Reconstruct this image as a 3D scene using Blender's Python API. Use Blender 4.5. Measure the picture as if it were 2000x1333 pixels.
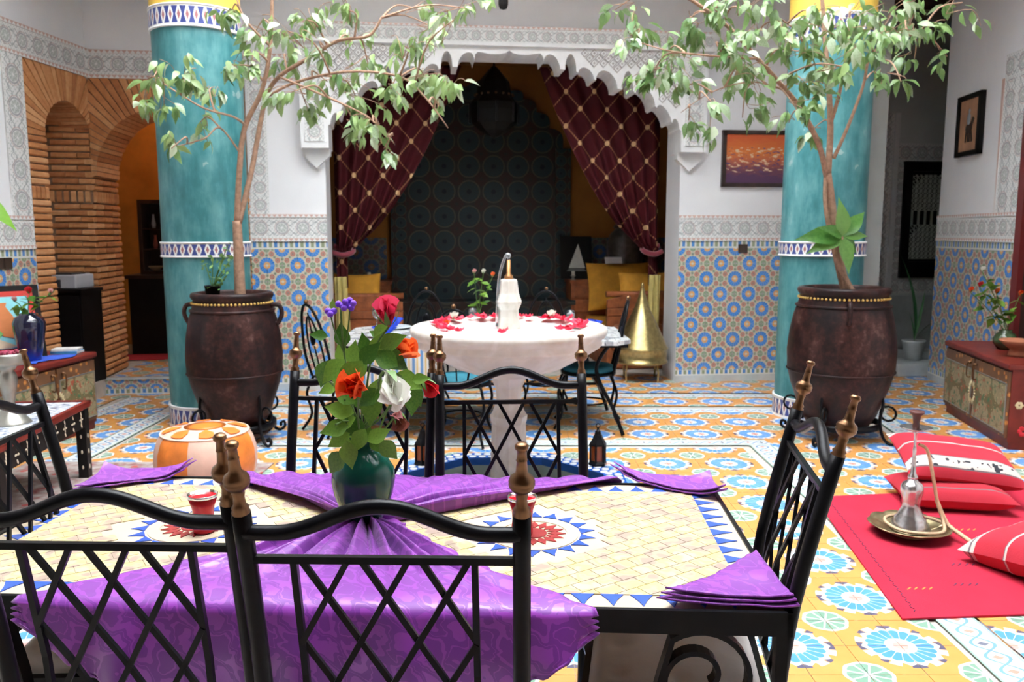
import bpy, bmesh, math, random
from mathutils import Vector, Matrix, noise as mnoise
PI = math.pi
R = math.radians
random.seed(7)
for o in list(bpy.data.objects): bpy.data.objects.remove(o)
SC = bpy.context.scene
COL = SC.collection

# ------------------------------------------------------------------ camera
cam_d = bpy.data.cameras.new('camera'); cam = bpy.data.objects.new('camera', cam_d); COL.objects.link(cam)
cam.location = (0, 0, 1.56); cam.rotation_euler = (R(90 - 7.45), 0, 0)
cam_d.sensor_width = 36; cam_d.lens = 36 * 1614 / 2000; cam_d.clip_start = .05; cam_d.clip_end = 200
cam_d.dof.use_dof = True; cam_d.dof.focus_distance = 1.9; cam_d.dof.aperture_fstop = 7.0
SC.camera = cam

# ------------------------------------------------------------------ sky, exposure
SC.view_settings.view_transform = 'Standard'; SC.view_settings.look = 'None'
SC.view_settings.gamma = 1; SC.view_settings.use_curve_mapping = False
SC.view_settings.exposure = 3.3
w = bpy.data.worlds.new('sky'); SC.world = w; w.use_nodes = True
bg = w.node_tree.nodes['Background']; bg.inputs[0].default_value = (.93, .97, 1, 1); bg.inputs[1].default_value = 2.6
SC.cycles.use_denoising = True
SC.cycles.max_bounces = 8; SC.cycles.diffuse_bounces = 5; SC.cycles.glossy_bounces = 3
SC.cycles.transmission_bounces = 6; SC.cycles.caustics_reflective = False; SC.cycles.caustics_refractive = False
# the open roof of the courtyard: rectangle that guides the sky light (a portal emits nothing itself)
OX0, OX1, OY0, OY1, OZ = -2.75, 3.05, 1.40, 6.9, 4.25
pl = bpy.data.lights.new('roof_opening_portal', 'AREA'); pl.shape = 'RECTANGLE'
pl.size = OX1 - OX0; pl.size_y = OY1 - OY0; pl.cycles.is_portal = True
po = bpy.data.objects.new('roof_opening_portal', pl); COL.objects.link(po)
po.location = ((OX0 + OX1) / 2, (OY0 + OY1) / 2, OZ)

# ------------------------------------------------------------------ node helpers
class N:
    def __init__(s, nt, k): s.nt = nt; s.k = k
    def m(s, op, *a):
        n = s.nt.nodes.new('ShaderNodeMath'); n.operation = op
        for i, v in enumerate((s,) + a):
            if isinstance(v, N): s.nt.links.new(v.k, n.inputs[i])
            else: n.inputs[i].default_value = v
        return N(s.nt, n.outputs[0])
    def __add__(s, o): return s.m('ADD', o)
    __radd__ = __add__
    def __sub__(s, o): return s.m('SUBTRACT', o)
    def __rsub__(s, o): return (s * -1) + o
    def __mul__(s, o): return s.m('MULTIPLY', o)
    __rmul__ = __mul__
    def __truediv__(s, o): return s.m('DIVIDE', o)
    def lt(s, o): return s.m('LESS_THAN', o)
    def gt(s, o): return s.m('GREATER_THAN', o)
    def abs(s): return s.m('ABSOLUTE')
    def sin(s): return s.m('SINE')
    def cos(s): return s.m('COSINE')
    def sqrt(s): return s.m('SQRT')
    def fr(s): return s.m('FRACT')
    def floor(s): return s.m('FLOOR')
    def min(s, o): return s.m('MINIMUM', o)
    def max(s, o): return s.m('MAXIMUM', o)
    def atan2(s, o): return s.m('ARCTAN2', o)

class MatB:
    def __init__(s, name):
        s.mat = bpy.data.materials.new(name); s.mat.use_nodes = True
        s.nt = s.mat.node_tree; s.b = s.nt.nodes['Principled BSDF']; s._tc = None
    def tc(s):
        if not s._tc: s._tc = s.nt.nodes.new('ShaderNodeTexCoord')
        return s._tc
    def xyz(s, which='Object'):
        n = s.nt.nodes.new('ShaderNodeSeparateXYZ'); s.nt.links.new(s.tc().outputs[which], n.inputs[0])
        return [N(s.nt, o) for o in n.outputs]
    def uv(s): return s.xyz('UV')[:2]
    def rnd(s):
        n = s.nt.nodes.new('ShaderNodeObjectInfo'); return N(s.nt, n.outputs['Random'])
    def noise(s, scale, detail=3, which='Object', rough=.55, dist=0, vec=None):
        n = s.nt.nodes.new('ShaderNodeTexNoise'); n.inputs['Scale'].default_value = scale
        n.inputs['Detail'].default_value = detail; n.inputs['Roughness'].default_value = rough; n.inputs['Distortion'].default_value = dist
        s.nt.links.new(vec if vec else s.tc().outputs[which], n.inputs['Vector']); return N(s.nt, n.outputs[0])
    def voronoi(s, scale, feature='F1', out=0, which='Object'):
        n = s.nt.nodes.new('ShaderNodeTexVoronoi'); n.feature = feature; n.inputs['Scale'].default_value = scale
        s.nt.links.new(s.tc().outputs[which], n.inputs['Vector']); return N(s.nt, n.outputs[out])
    def rgb(s, c):
        n = s.nt.nodes.new('ShaderNodeRGB'); n.outputs[0].default_value = (*c, 1); return n.outputs[0]
    def mix(s, f, a, b):
        n = s.nt.nodes.new('ShaderNodeMix'); n.data_type = 'RGBA'
        if isinstance(f, N): s.nt.links.new(f.k, n.inputs[0])
        else: n.inputs[0].default_value = f
        for i, c in ((6, a), (7, b)):
            if isinstance(c, tuple): n.inputs[i].default_value = (*c[:3], 1)
            else: s.nt.links.new(c, n.inputs[i])
        return n.outputs[2]
    def ramp(s, f, stops):
        n = s.nt.nodes.new('ShaderNodeValToRGB'); e = n.color_ramp.elements
        while len(e) < len(stops): e.new(.5)
        for i, (p, c) in enumerate(stops): e[i].position = p; e[i].color = (*c, 1)
        s.nt.links.new(f.k, n.inputs[0]); return n.outputs[0]
    def color(s, c):
        if isinstance(c, tuple): s.b.inputs['Base Color'].default_value = (*c, 1)
        else: s.nt.links.new(c, s.b.inputs['Base Color'])
        return s
    def bump(s, h, strength=.3, dist=.01):
        n = s.nt.nodes.new('ShaderNodeBump'); n.inputs['Strength'].default_value = strength; n.inputs['Distance'].default_value = dist
        s.nt.links.new(h.k, n.inputs['Height']); s.nt.links.new(n.outputs[0], s.b.inputs['Normal']); return s
    def set(s, **kw):
        names = dict(rough='Roughness', metal='Metallic', trans='Transmission Weight', ior='IOR', alpha='Alpha', sheen='Sheen Weight',
                     sub='Subsurface Weight', coat='Coat Weight', spec='Specular IOR Level')
        for k, v in kw.items():
            i = s.b.inputs[names[k]]
            if isinstance(v, N): s.nt.links.new(v.k, i)
            else: i.default_value = v
        return s

def simple(name, c, rough=.5, metal=0, var=.12, scale=9, bump=0, rnd=0, **kw):
    m = MatB(name); f = m.noise(scale, 4)
    if rnd: f = (f + (m.rnd() - .5) * rnd)
    a = tuple(max(0, x * (1 - var)) for x in c); b = tuple(min(1, x * (1 + var)) for x in c)
    m.color(m.ramp(f, [(.3, a), (.7, b)])).set(rough=rough, metal=metal, **kw)
    if bump: m.bump(m.noise(scale * 5, 3), bump)
    return m.mat

# ------------------------------------------------------------------ mesh helpers
class MB:
    def __init__(s): s.v = []; s.f = []; s.mi = []; s.uv = []; s.sm = []
    def face(s, idx, mi=0, uv=None, sm=False):
        s.f.append(tuple(idx)); s.mi.append(mi); s.uv.append(uv); s.sm.append(sm)
    def quad(s, a, b, c, d, mi=0, uv=((0, 0), (1, 0), (1, 1), (0, 1))):
        k = len(s.v); s.v += [tuple(a), tuple(b), tuple(c), tuple(d)]; s.face((k, k+1, k+2, k+3), mi, uv)
    def box(s, x0, x1, y0, y1, z0, z1, mi=0, M=None):
        k = len(s.v)
        p = [(x, y, z) for z in (z0, z1) for x, y in ((x0, y0), (x1, y0), (x1, y1), (x0, y1))]
        if M: p = [tuple(M @ Vector(q)) for q in p]
        s.v += p
        for q in ((3, 2, 1, 0), (4, 5, 6, 7), (0, 1, 5, 4), (1, 2, 6, 5), (2, 3, 7, 6), (3, 0, 4, 7)):
            s.face([k + i for i in q], mi, ((0, 0), (1, 0), (1, 1), (0, 1)))
        return s
    def bar(s, a, b, w, h=None, mi=0, up=(0, 0, 1)):
        a = Vector(a); b = Vector(b); d = b - a; L = d.length; d.normalize(); h = h or w
        x = d.cross(Vector(up))
        if x.length < 1e-4: x = d.cross(Vector((1, 0, 0)))
        x.normalize(); y = x.cross(d)
        M = Matrix(((x.x, d.x, y.x, a.x), (x.y, d.y, y.y, a.y), (x.z, d.z, y.z, a.z), (0, 0, 0, 1)))
        return s.box(-w/2, w/2, 0, L, -h/2, h/2, mi, M)
    def tube(s, pts, r, n=8, mi=0, cap=True, closed=False):
        P = [Vector(p) for p in pts]; m = len(P); k = len(s.v)
        rr = r if isinstance(r, (list, tuple)) else [r] * m
        t0 = (P[1] - P[0]).normalized(); ref = Vector((0, 0, 1)) if abs(t0.z) < .9 else Vector((1, 0, 0))
        x = t0.cross(ref).normalized()
        for i in range(m):
            if closed: t = P[(i+1) % m] - P[i-1]
            else: t = P[min(i+1, m-1)] - P[max(i-1, 0)]
            t.normalize(); x = (x - t * x.dot(t)).normalized(); y = t.cross(x)
            for j in range(n):
                a = 2 * PI * j / n; q = P[i] + (x * math.cos(a) + y * math.sin(a)) * rr[i]; s.v.append(tuple(q))
        for i in range(m if closed else m - 1):
            i2 = (i + 1) % m
            for j in range(n):
                j2 = (j + 1) % n
                s.face((k+i*n+j, k+i*n+j2, k+i2*n+j2, k+i2*n+j), mi, ((j/n, i/m), ((j+1)/n, i/m), ((j+1)/n, (i+1)/m), (j/n, (i+1)/m)), True)
        if cap and not closed:
            s.face([k + j for j in range(n)][::-1], mi); s.face([k + (m-1)*n + j for j in range(n)], mi)
        return s
    def lathe(s, prof, n=24, c=(0, 0, 0), mi=0, a0=0, a1=2*PI, sm=True, cap=True):
        k = len(s.v); m = len(prof); full = abs(a1 - a0 - 2*PI) < 1e-6; nn = n if full else n + 1
        for r, z in prof:
            for j in range(nn):
                a = a0 + (a1 - a0) * j / n; s.v.append((c[0] + r * math.cos(a), c[1] + r * math.sin(a), c[2] + z))
        for i in range(m - 1):
            for j in range(n):
                j2 = (j + 1) % nn
                s.face((k+i*nn+j, k+i*nn+j2, k+(i+1)*nn+j2, k+(i+1)*nn+j), mi, ((j/n, i/(m-1)), ((j+1)/n, i/(m-1)), ((j+1)/n, (i+1)/(m-1)), (j/n, (i+1)/(m-1))), sm)
        if cap and full:
            if prof[0][0] > 1e-4: s.face([k + j for j in range(nn)][::-1], mi)
            if prof[-1][0] > 1e-4: s.face([k + (m-1)*nn + j for j in range(nn)], mi)
        return s
    def prism(s, poly, y0, y1, mi=0, M=None):            # poly in (x, z), extruded along y
        k = len(s.v); n = len(poly); p = [(x, y0, z) for x, z in poly] + [(x, y1, z) for x, z in poly]
        if M: p = [tuple(M @ Vector(q)) for q in p]
        s.v += p
        s.face(range(k, k + n), mi); s.face(range(k + 2*n - 1, k + n - 1, -1), mi)
        for i in range(n):
            j = (i + 1) % n; s.face((k+j, k+i, k+n+i, k+n+j), mi)
        return s
    def slab(s, poly, z0, z1, mi=0):                       # poly in (x, y), extruded along z
        k = len(s.v); n = len(poly); s.v += [(x, y, z0) for x, y in poly] + [(x, y, z1) for x, y in poly]
        s.face(range(k + n - 1, k - 1, -1), mi); s.face(range(k + n, k + 2*n), mi)
        for i in range(n):
            j = (i + 1) % n; s.face((k+i, k+j, k+n+j, k+n+i), mi)
        return s
    def ball(s, c, r, n=10, m=6, mi=0, sz=(1, 1, 1)):
        k0 = len(s.v); prof = [(max(r * math.sin(PI * i / m), 1e-5), -r * math.cos(PI * i / m)) for i in range(m + 1)]
        s.lathe(prof, n, (0, 0, 0), mi, cap=False)
        for i in range(k0, len(s.v)):
            x, y, z = s.v[i]; s.v[i] = (c[0] + x * sz[0], c[1] + y * sz[1], c[2] + z * sz[2])
        return s
    def grid(s, fn, nu, nv, mi=0, sm=True):
        k = len(s.v)
        for i in range(nu + 1):
            for j in range(nv + 1): s.v.append(tuple(fn(i / nu, j / nv)))
        for i in range(nu):
            for j in range(nv):
                a = k + i*(nv+1) + j
                s.face((a, a+nv+1, a+nv+2, a+1), mi, ((i/nu, j/nv), ((i+1)/nu, j/nv), ((i+1)/nu, (j+1)/nv), (i/nu, (j+1)/nv)), sm)
        return s
    def xf(s, M, k0=0):
        for i in range(k0, len(s.v)): s.v[i] = tuple(M @ Vector(s.v[i]))
        return s
    def mesh(s, name, mats=None):
        me = bpy.data.meshes.new(name); me.from_pydata(s.v, [], s.f)
        me.polygons.foreach_set('material_index', s.mi); me.polygons.foreach_set('use_smooth', s.sm)
        if any(s.uv):
            ul = me.uv_layers.new(name='UVMap'); k = 0
            for f, u in zip(s.f, s.uv):
                for i in range(len(f)):
                    if u: ul.data[k].uv = u[i]
                    k += 1
        for m in (mats if isinstance(mats, (list, tuple)) else [mats]):
            if m: me.materials.append(m)
        return me
    def build(s, name, mats, parent=None, loc=None, rz=0, bevel=0, sub=0, solid=0, fix=False):
        me = s.mesh(name, mats)
        if fix:
            bm = bmesh.new(); bm.from_mesh(me); bmesh.ops.recalc_face_normals(bm, faces=bm.faces); bm.to_mesh(me); bm.free()
        o = bpy.data.objects.new(name, me); COL.objects.link(o)
        if parent: o.parent = parent
        if loc is not None: o.location = loc
        o.rotation_euler = (0, 0, rz)
        if solid: md = o.modifiers.new('s', 'SOLIDIFY'); md.thickness = solid; md.offset = 0
        if bevel: md = o.modifiers.new('b', 'BEVEL'); md.width = bevel; md.segments = 2; md.limit_method = 'ANGLE'
        if sub: md = o.modifiers.new('u', 'SUBSURF'); md.levels = sub; md.render_levels = sub
        return o

def inst(o_or_mesh, name, parent=None, loc=(0, 0, 0), rot=(0, 0, 0), sc=None):
    me = o_or_mesh if isinstance(o_or_mesh, bpy.types.Mesh) else o_or_mesh.data
    o = bpy.data.objects.new(name, me); COL.objects.link(o)
    if parent: o.parent = parent
    o.location = loc; o.rotation_euler = rot
    if sc is not None: o.scale = (sc,) * 3 if isinstance(sc, (int, float)) else sc
    return o
def tag(o, label, cat, group=None, kind=None):
    o['label'] = label; o['category'] = cat
    if group: o['group'] = group
    if kind: o['kind'] = kind
    return o
def struct(o, label=None):
    o['kind'] = 'structure'
    if label: o['label'] = label
    return o
def thing(name, label, cat, loc=(0, 0, 0), rz=0, group=None):
    o = bpy.data.objects.new(name, None); COL.objects.link(o); o.empty_display_size = .05
    o.location = loc; o.rotation_euler = (0, 0, rz); return tag(o, label, cat, group)
def kids(o): return [c for c in bpy.data.objects if c.parent == o]
def copy_tree(o, parent=None):
    c = o.copy(); COL.objects.link(c)
    if parent: c.parent = parent
    for ch in kids(o): copy_tree(ch, c)
    return c
def smooth_path(pts, n=6):
    P = [Vector(p) for p in pts]; out = []
    for i in range(len(P) - 1):
        p0 = P[max(i-1, 0)]; p1 = P[i]; p2 = P[i+1]; p3 = P[min(i+2, len(P)-1)]
        for k in range(n):
            t = k / n
            out.append(.5 * ((2*p1) + (p2-p0)*t + (2*p0-5*p1+4*p2-p3)*t*t + (3*p1-p0-3*p2+p3)*t**3))
    out.append(P[-1]); return out

# frame of the back wall, skewed against the floor grid
BW = R(6.8); MBW = Matrix.Rotation(BW, 4, 'Z')
def B(x, y, z=0): return MBW @ Vector((x, y, z))
YB = 8.32
# frames of the two side walls: s runs along the wall towards the viewer, local +y points into the courtyard
def wall_frame(p, ang, side):
    a = R(ang); d = Vector((-math.sin(a), -math.cos(a), 0)) * side; n = Vector((math.cos(a), -math.sin(a), 0)) * side
    return Matrix(((d.x, n.x, 0, p[0]), (d.y, n.y, 0, p[1]), (0, 0, 1, 0), (0, 0, 0, 1)))
LW = wall_frame((-3.944, 7.909), 4.5, 1)
RW = wall_frame((4.49, 8.79), 5.0, -1)                           # here local x runs away from the viewer
# ------------------------------------------------------------------ materials of the setting
WHITE = (.86, .87, .86)
def m_plaster():
    m = MatB('lime_plaster'); m.color(m.ramp(m.noise(1.3, 4), [(.3, (.78, .78, .79)), (.7, (.86, .86, .86))])).set(rough=.85)
    return m.bump(m.noise(60, 3), .08).mat
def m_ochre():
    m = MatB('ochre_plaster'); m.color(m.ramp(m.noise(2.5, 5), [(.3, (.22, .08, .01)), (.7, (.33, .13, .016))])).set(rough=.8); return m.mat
def m_stucco():        # carved plaster band: rosettes joined by scrolling vines, painted in thin grey, green and red lines
    m = MatB('carved_stucco'); u, v = m.uv(); x = u.fr() - .5; y = v.fr() - .5; n = m.noise(40, 2, 'Object')
    r, f, p = petals(m, x, y, 8, .05, .22, .012); ring = (r - .27).abs().lt(.028); ring2 = (r - .34).abs().lt(.016)
    k = 2 * PI; vine = (y.abs() - .20 - (u * k * 2).sin() * .10).abs().lt(.028); vine2 = (y.abs() - .30 + (u * k * 3).sin() * .07).abs().lt(.022)
    leafs = ((u * k * 6).sin() * (v * k * 5).sin()).gt(.72)
    c = (.78, .78, .76); c = m.mix(leafs * .75, c, (.30, .37, .31)); c = m.mix((vine.max(vine2)) * r.gt(.30) * .8, c, (.33, .36, .36)); c = m.mix(ring * .8, c, (.34, .33, .35)); c = m.mix(ring2 * .6, c, (.52, .34, .31))
    c = m.mix(p * .7, c, (.36, .41, .37)); c = m.mix(n.gt(.6) * .25, c, (.45, .45, .44)); m.color(c).set(rough=.9)
    return m.bump((vine.max(vine2) + ring + p + leafs).min(1) * -1.0, .4, .006).mat
def m_stucco_border():  # row of small painted triangles
    m = MatB('stucco_border'); u, v = m.uv()
    t = (u.fr() - .5).abs() * 2; c = m.mix(t.lt(v) , (.80, .79, .77), (.62, .42, .36))
    m.color(c).set(rough=.9); return m.mat
def petals(m, dx, dy, n, r0, r1, gap):
    r = (dx * dx + dy * dy).sqrt(); f = (dy.atan2(dx) * (n / (2 * PI)) + .5).fr() - .5
    inside = (f.abs() * r).lt(r * .5 - gap) * r.gt(r0) * (r + f * f * (r1 * .35)).lt(r1)
    return r, f, inside
def m_floor_tile():
    m = MatB('floor_tile'); u, v = m.uv(); n = m.noise(7, 3, 'Object')
    r, f, pet = petals(m, u, v, 18, .27, .60, .018)
    f9 = (v.atan2(u) * (9 / (2 * PI))).fr()
    c = m.mix(n, (.58, .24, .05), (.68, .33, .10))
    rim = r.lt(.78) * r.gt(.66)
    c = m.mix(rim * f9.lt(.26), c, (.09, .08, .14)); c = m.mix(rim * (f9 - .5).abs().lt(.2), c, (.80, .50, .44))
    c = m.mix((r + (f.abs() * .16)).lt(.72), c, (.66, .68, .65))
    c = m.mix(pet, c, m.mix(n, (.055, .22, .60), (.10, .33, .70)))
    c = m.mix(r.lt(.13), c, (.74, .34, .30))
    u2 = 1 - u; v2 = 1 - v
    r2, f2, pet2 = petals(m, u2, v2, 8, .02, .37, .022)
    c = m.mix((r2 + f2.abs() * .05).lt(.44), c, (.64, .67, .63)); c = m.mix(pet2, c, m.mix(n, (.14, .27, .19), (.22, .36, .27)))
    m.color(c).set(rough=.42); return m.mat
def m_floor_strip():
    m = MatB('floor_strip'); u, v = m.uv(); w = v - .5
    k = u * 1.0; wave = (k * PI).sin().abs() * .26
    line = ((w.abs() - wave).abs()).lt(.045)
    c = m.mix(line, (.66, .68, .67), (.16, .32, .52))
    dot = (((k.fr() - .5) * .9).abs() + w.abs()).lt(.15); par = (k * .333).fr().lt(.33)
    c = m.mix(dot, c, m.mix(par, (.70, .28, .22), (.14, .15, .2)))
    c = m.mix(w.abs().gt(.43), c, (.30, .44, .36)); m.color(c).set(rough=.4); return m.mat
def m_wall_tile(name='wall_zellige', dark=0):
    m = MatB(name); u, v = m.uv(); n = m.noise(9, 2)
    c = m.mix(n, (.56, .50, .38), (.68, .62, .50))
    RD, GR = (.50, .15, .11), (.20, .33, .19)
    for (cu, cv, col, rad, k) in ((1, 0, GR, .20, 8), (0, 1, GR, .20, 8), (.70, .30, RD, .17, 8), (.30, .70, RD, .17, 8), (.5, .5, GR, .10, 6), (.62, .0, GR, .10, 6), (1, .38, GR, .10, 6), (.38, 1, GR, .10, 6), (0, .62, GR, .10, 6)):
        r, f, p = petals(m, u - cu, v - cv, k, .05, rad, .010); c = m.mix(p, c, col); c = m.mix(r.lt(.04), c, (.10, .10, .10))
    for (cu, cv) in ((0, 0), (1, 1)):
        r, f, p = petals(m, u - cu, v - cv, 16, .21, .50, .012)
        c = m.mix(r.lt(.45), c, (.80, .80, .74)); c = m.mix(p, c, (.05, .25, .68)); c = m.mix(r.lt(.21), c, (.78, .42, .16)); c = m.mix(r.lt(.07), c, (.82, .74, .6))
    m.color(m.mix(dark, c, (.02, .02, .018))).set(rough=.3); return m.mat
def m_merlon():
    m = MatB('merlon_tile'); u, v = m.uv(); t = (u.fr() - .5).abs(); k = (u.floor() * .5).fr().lt(.3)
    inn = t.lt(.30) * v.gt(.22) * (v - t * .8).lt(.85); c = m.mix(inn, (.74, .74, .68), m.mix(k, (.08, .26, .62), (.30, .34, .20)))
    m.color(c).set(rough=.35); return m.mat
def m_brick():
    m = MatB('terracotta_brick'); f = m.noise(22, 4) * .6 + m.rnd() * .5
    m.color(m.ramp(f, [(.2, (.42, .15, .055)), (.55, (.62, .27, .10)), (.9, (.76, .42, .20))])).set(rough=.9)
    return m.bump(m.noise(90, 3), .35, .004).mat
def m_mortar(): return simple('mortar', (.26, .16, .10), .95, var=.25, scale=20, bump=.3)
def m_teal():
    m = MatB('teal_tadelakt'); x, y, z = m.xyz()
    st = m.nt.nodes.new('ShaderNodeMapping'); st.inputs['Scale'].default_value = (3.2, 3.2, .9); m.nt.links.new(m.tc().outputs['Object'], st.inputs[0])
    a = m.noise(1.6, 6, vec=st.outputs[0], rough=.65); b = m.noise(7, 5)
    c = m.ramp(a * .75 + b * .25, [(.30, (.015, .10, .11)), (.45, (.04, .19, .205)), (.58, (.11, .30, .31)), (.72, (.34, .50, .50))])
    c = m.mix(b.gt(.69) * .45, c, (.45, .52, .50)); m.color(c).set(rough=.45); return m.mat
def m_col_band():
    m = MatB('column_zellige'); u, v = m.uv(); k = u * 34
    x = (k.fr() - .5).abs(); y = (v - .5).abs()
    c = m.mix((x * 1.1 + y * .8).lt(.42), (.05, .07, .25), (.80, .80, .76)); c = m.mix((x + y * .8).lt(.20), c, (.36, .14, .14))
    c = m.mix(y.gt(.36), c, (.80, .79, .74)); e = ((k * .8).fr().lt(.6)) * y.gt(.43); c = m.mix(e, c, (.07, .09, .30)); m.color(c).set(rough=.35); return m.mat
MT = dict(plaster=m_plaster(), ochre=m_ochre(), stucco=m_stucco(), sborder=m_stucco_border(), floor=m_floor_tile(), strip=m_floor_strip(), wall=m_wall_tile(), wall_shaded=m_wall_tile('shaded_zellige', .78),  # the alcove copy of the wall tile has shade mixed into its colour
          merlon=m_merlon(), brick=m_brick(), mortar=m_mortar(), teal=m_teal(), band=m_col_band(),
          yellow=simple('yellow_limewash', (.80, .52, .08), .7, scale=4), grout=simple('floor_grout', (.55, .50, .44), .9),
          white_paint=simple('white_carved_plaster', (.80, .80, .79), .8, var=.05), wood_dark=simple('dark_wood', (.035, .018, .014), .35, var=.4, scale=14),
          black=simple('black_wood', (.006, .005, .005), .45, var=.3, spec=.2), grey_marble=simple('grey_marble', (.52, .56, .56), .35, var=.15, scale=5))

# ------------------------------------------------------------------ floor
POOL = (-.06, 4.93); PA = .78                                   # centre and apothem of the octagonal pool (outer rim edge)
OCT = [(POOL[0] + PA / math.cos(PI/8) * math.cos(PI/8 + i*PI/4), POOL[1] + PA / math.cos(PI/8) * math.sin(PI/8 + i*PI/4)) for i in range(8)]
FX0, FX1, FY0, FY1 = -7.4, 8.8, -2.2, 12.4
fl = MB()
sq = PA
fl.box(FX0, FX1, FY0, POOL[1]-sq, -.4, -.010); fl.box(FX0, FX1, POOL[1]+sq, FY1, -.4, -.010)
fl.box(FX0, POOL[0]-sq, POOL[1]-sq, POOL[1]+sq, -.4, -.010); fl.box(POOL[0]+sq, FX1, POOL[1]-sq, POOL[1]+sq, -.4, -.010)
for sx in (-1, 1):
    for sy in (-1, 1):
        t = PA * math.tan(PI/8); p = [(POOL[0]+sx*sq, POOL[1]+sy*sq), (POOL[0]+sx*t, POOL[1]+sy*sq), (POOL[0]+sx*sq, POOL[1]+sy*t)]
        fl.slab(p if sx*sy > 0 else p[::-1], -.4, -.010)
floor = struct(fl.build('floor', MT['grout'], fix=True), 'courtyard floor of patterned orange, blue and green tiles')

def clip(poly, a, b, keep_left):                                  # poly of (x, y, u, v)
    out = []; n = len(poly)
    sd = lambda p: ((b[0]-a[0])*(p[1]-a[1]) - (b[1]-a[1])*(p[0]-a[0])) * (1 if keep_left else -1)
    for i in range(n):
        p, q = poly[i], poly[(i+1) % n]; sp, sq_ = sd(p), sd(q)
        if sp >= 0: out.append(p)
        if (sp > 0) != (sq_ > 0) and abs(sp - sq_) > 1e-9:
            t = sp / (sp - sq_); out.append(tuple(p[k] + (q[k]-p[k])*t for k in range(4)))
    return out if len(out) > 2 else []
TS = .209                                                          # tile side
GX, GY = 1.48, 2.97                                                # a blue rosette centre
STRIPS = [((1.765, .2), (1.84, 5.97), .165), ((1.92, 6.05), (-1.9, 6.05), .165), ((-3.03, 5.2), (-3.03, 7.1), .165), ((-3.0, 7.18), (2.75, 7.18), .16),
          ((2.80, 3.9), (3.2, 7.3), .165), ((-3.62, 6.9), (-3.58, 7.75), .16), ((-1.9, 7.84), (2.6, 7.84), .15)]
def in_strip(x, y):
    for a, b, wd in STRIPS:
        a = Vector(a); b = Vector(b); d = b - a; L = d.length; d /= L; q = Vector((x, y)) - a; t = q.dot(d)
        if -.02 < t < L + .02 and abs(q.x*d.y - q.y*d.x) < wd/2: return True
    return False
tile_me = {}
g = .0012
for k in range(4):
    mb = MB(); h = TS/2 - g; uvs = [(0, 0), (1, 0), (1, 1), (0, 1)]; uvs = uvs[k:] + uvs[:k]
    mb.box(-h, h, -h, h, -.010, 0); mb.uv[1] = tuple(uvs[(4-k+i) % 4] for i in range(4)) if False else None
    # corner of the tile that carries the blue quarter: k = 0 (-,-), 1 (+,-), 2 (+,+), 3 (-,+)
    cs = [(-1, -1), (1, -1), (1, 1), (-1, 1)]; b = cs[k]
    mb.uv[1] = tuple((abs(c[0]-b[0])/2, abs(c[1]-b[1])/2) for c in cs)
    tile_me[k] = mb.mesh('floor_tile', MT['floor'])
cand = []; stuff = MB()
nx0 = int((FX0 - GX)/TS) - 1; ny0 = int((.4 - GY)/TS) - 1
def add_poly(mb, poly):
    k = len(mb.v); mb.v += [(p[0], p[1], 0) for p in poly]; mb.face(range(k, k+len(poly)), 0, tuple((p[2], p[3]) for p in poly))
PADS = []                                                          # nothing to keep clear beyond the pool and strips
for i in range(nx0, int((FX1-GX)/TS)+1):
    for j in range(ny0, int((8.9-GY)/TS)+1):
        x = GX + (i+.5)*TS; y = GY + (j+.5)*TS
        if abs(x) > y*.66 + .45: continue
        k = {(0, 0): 0, (1, 0): 1, (1, 1): 2, (0, 1): 3}[(i % 2, j % 2)]
        if in_strip(x, y): continue
        dx, dy = abs(x-POOL[0]), abs(y-POOL[1]); h = TS/2
        if dx - h < PA and dy - h < PA:
            cs = [(-1, -1), (1, -1), (1, 1), (-1, 1)]; b = cs[k]
            rest = [(x + c[0]*(h-g), y + c[1]*(h-g), abs(c[0]-b[0])/2, abs(c[1]-b[1])/2) for c in cs]; whole = True; outs = []
            for e in range(8):
                o_ = clip(rest, OCT[e], OCT[(e+1) % 8], False)
                if o_: outs.append(o_)
                rest = clip(rest, OCT[e], OCT[(e+1) % 8], True) if rest else []
                if not rest: break
            if rest:
                for o_ in outs: add_poly(stuff, o_)
                continue
        # rank by area in the picture among the tiles one can see (right of and beyond the dining table)
        seen = 0
        if (y > 5.0 or x > .62 + (y-1.7)*.19): seen = 1/(y*y*y)
        if x > 1.62 + (y-3.2)*.13 and 3.2 < y < 4.75 : seen *= .02
        if abs(x) > y*.62+.1: seen *= .01
        cand.append((seen, x, y, k))
cand.sort(reverse=True)
for n_, (sc_, x, y, k) in enumerate(cand):
    if n_ < 290: inst(tile_me[k], 'tile', floor, (x, y, 0))
    else:
        cs = [(-1, -1), (1, -1), (1, 1), (-1, 1)]; b = cs[k]; h = TS/2 - g
        add_poly(stuff, [(x + c[0]*h, y + c[1]*h, abs(c[0]-b[0])/2, abs(c[1]-b[1])/2) for c in cs])
so = stuff.build('tile_field', MT['floor'], floor); so['kind'] = 'stuff'
for a, b, wd in STRIPS:
    a = Vector(a); b = Vector(b); d = b - a; L = d.length; d /= L; nrm = Vector((-d.y, d.x)) * wd/2; n = max(1, round(L/.30)); mb = MB()
    for i in range(n):
        p = a + d*(L*i/n + .001); q = a + d*(L*(i+1)/n - .001); k = len(mb.v); u0, u1 = 3*i, 3*i+3
        pts = [p - nrm, q - nrm, q + nrm, p + nrm]; mb.v += [(v.x, v.y, .001) for v in pts]
        mb.face((k, k+1, k+2, k+3), 0, ((u0, 0), (u1, 0), (u1, 1), (u0, 1)))
    mb.build('border_strip', MT['strip'], floor)

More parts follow.
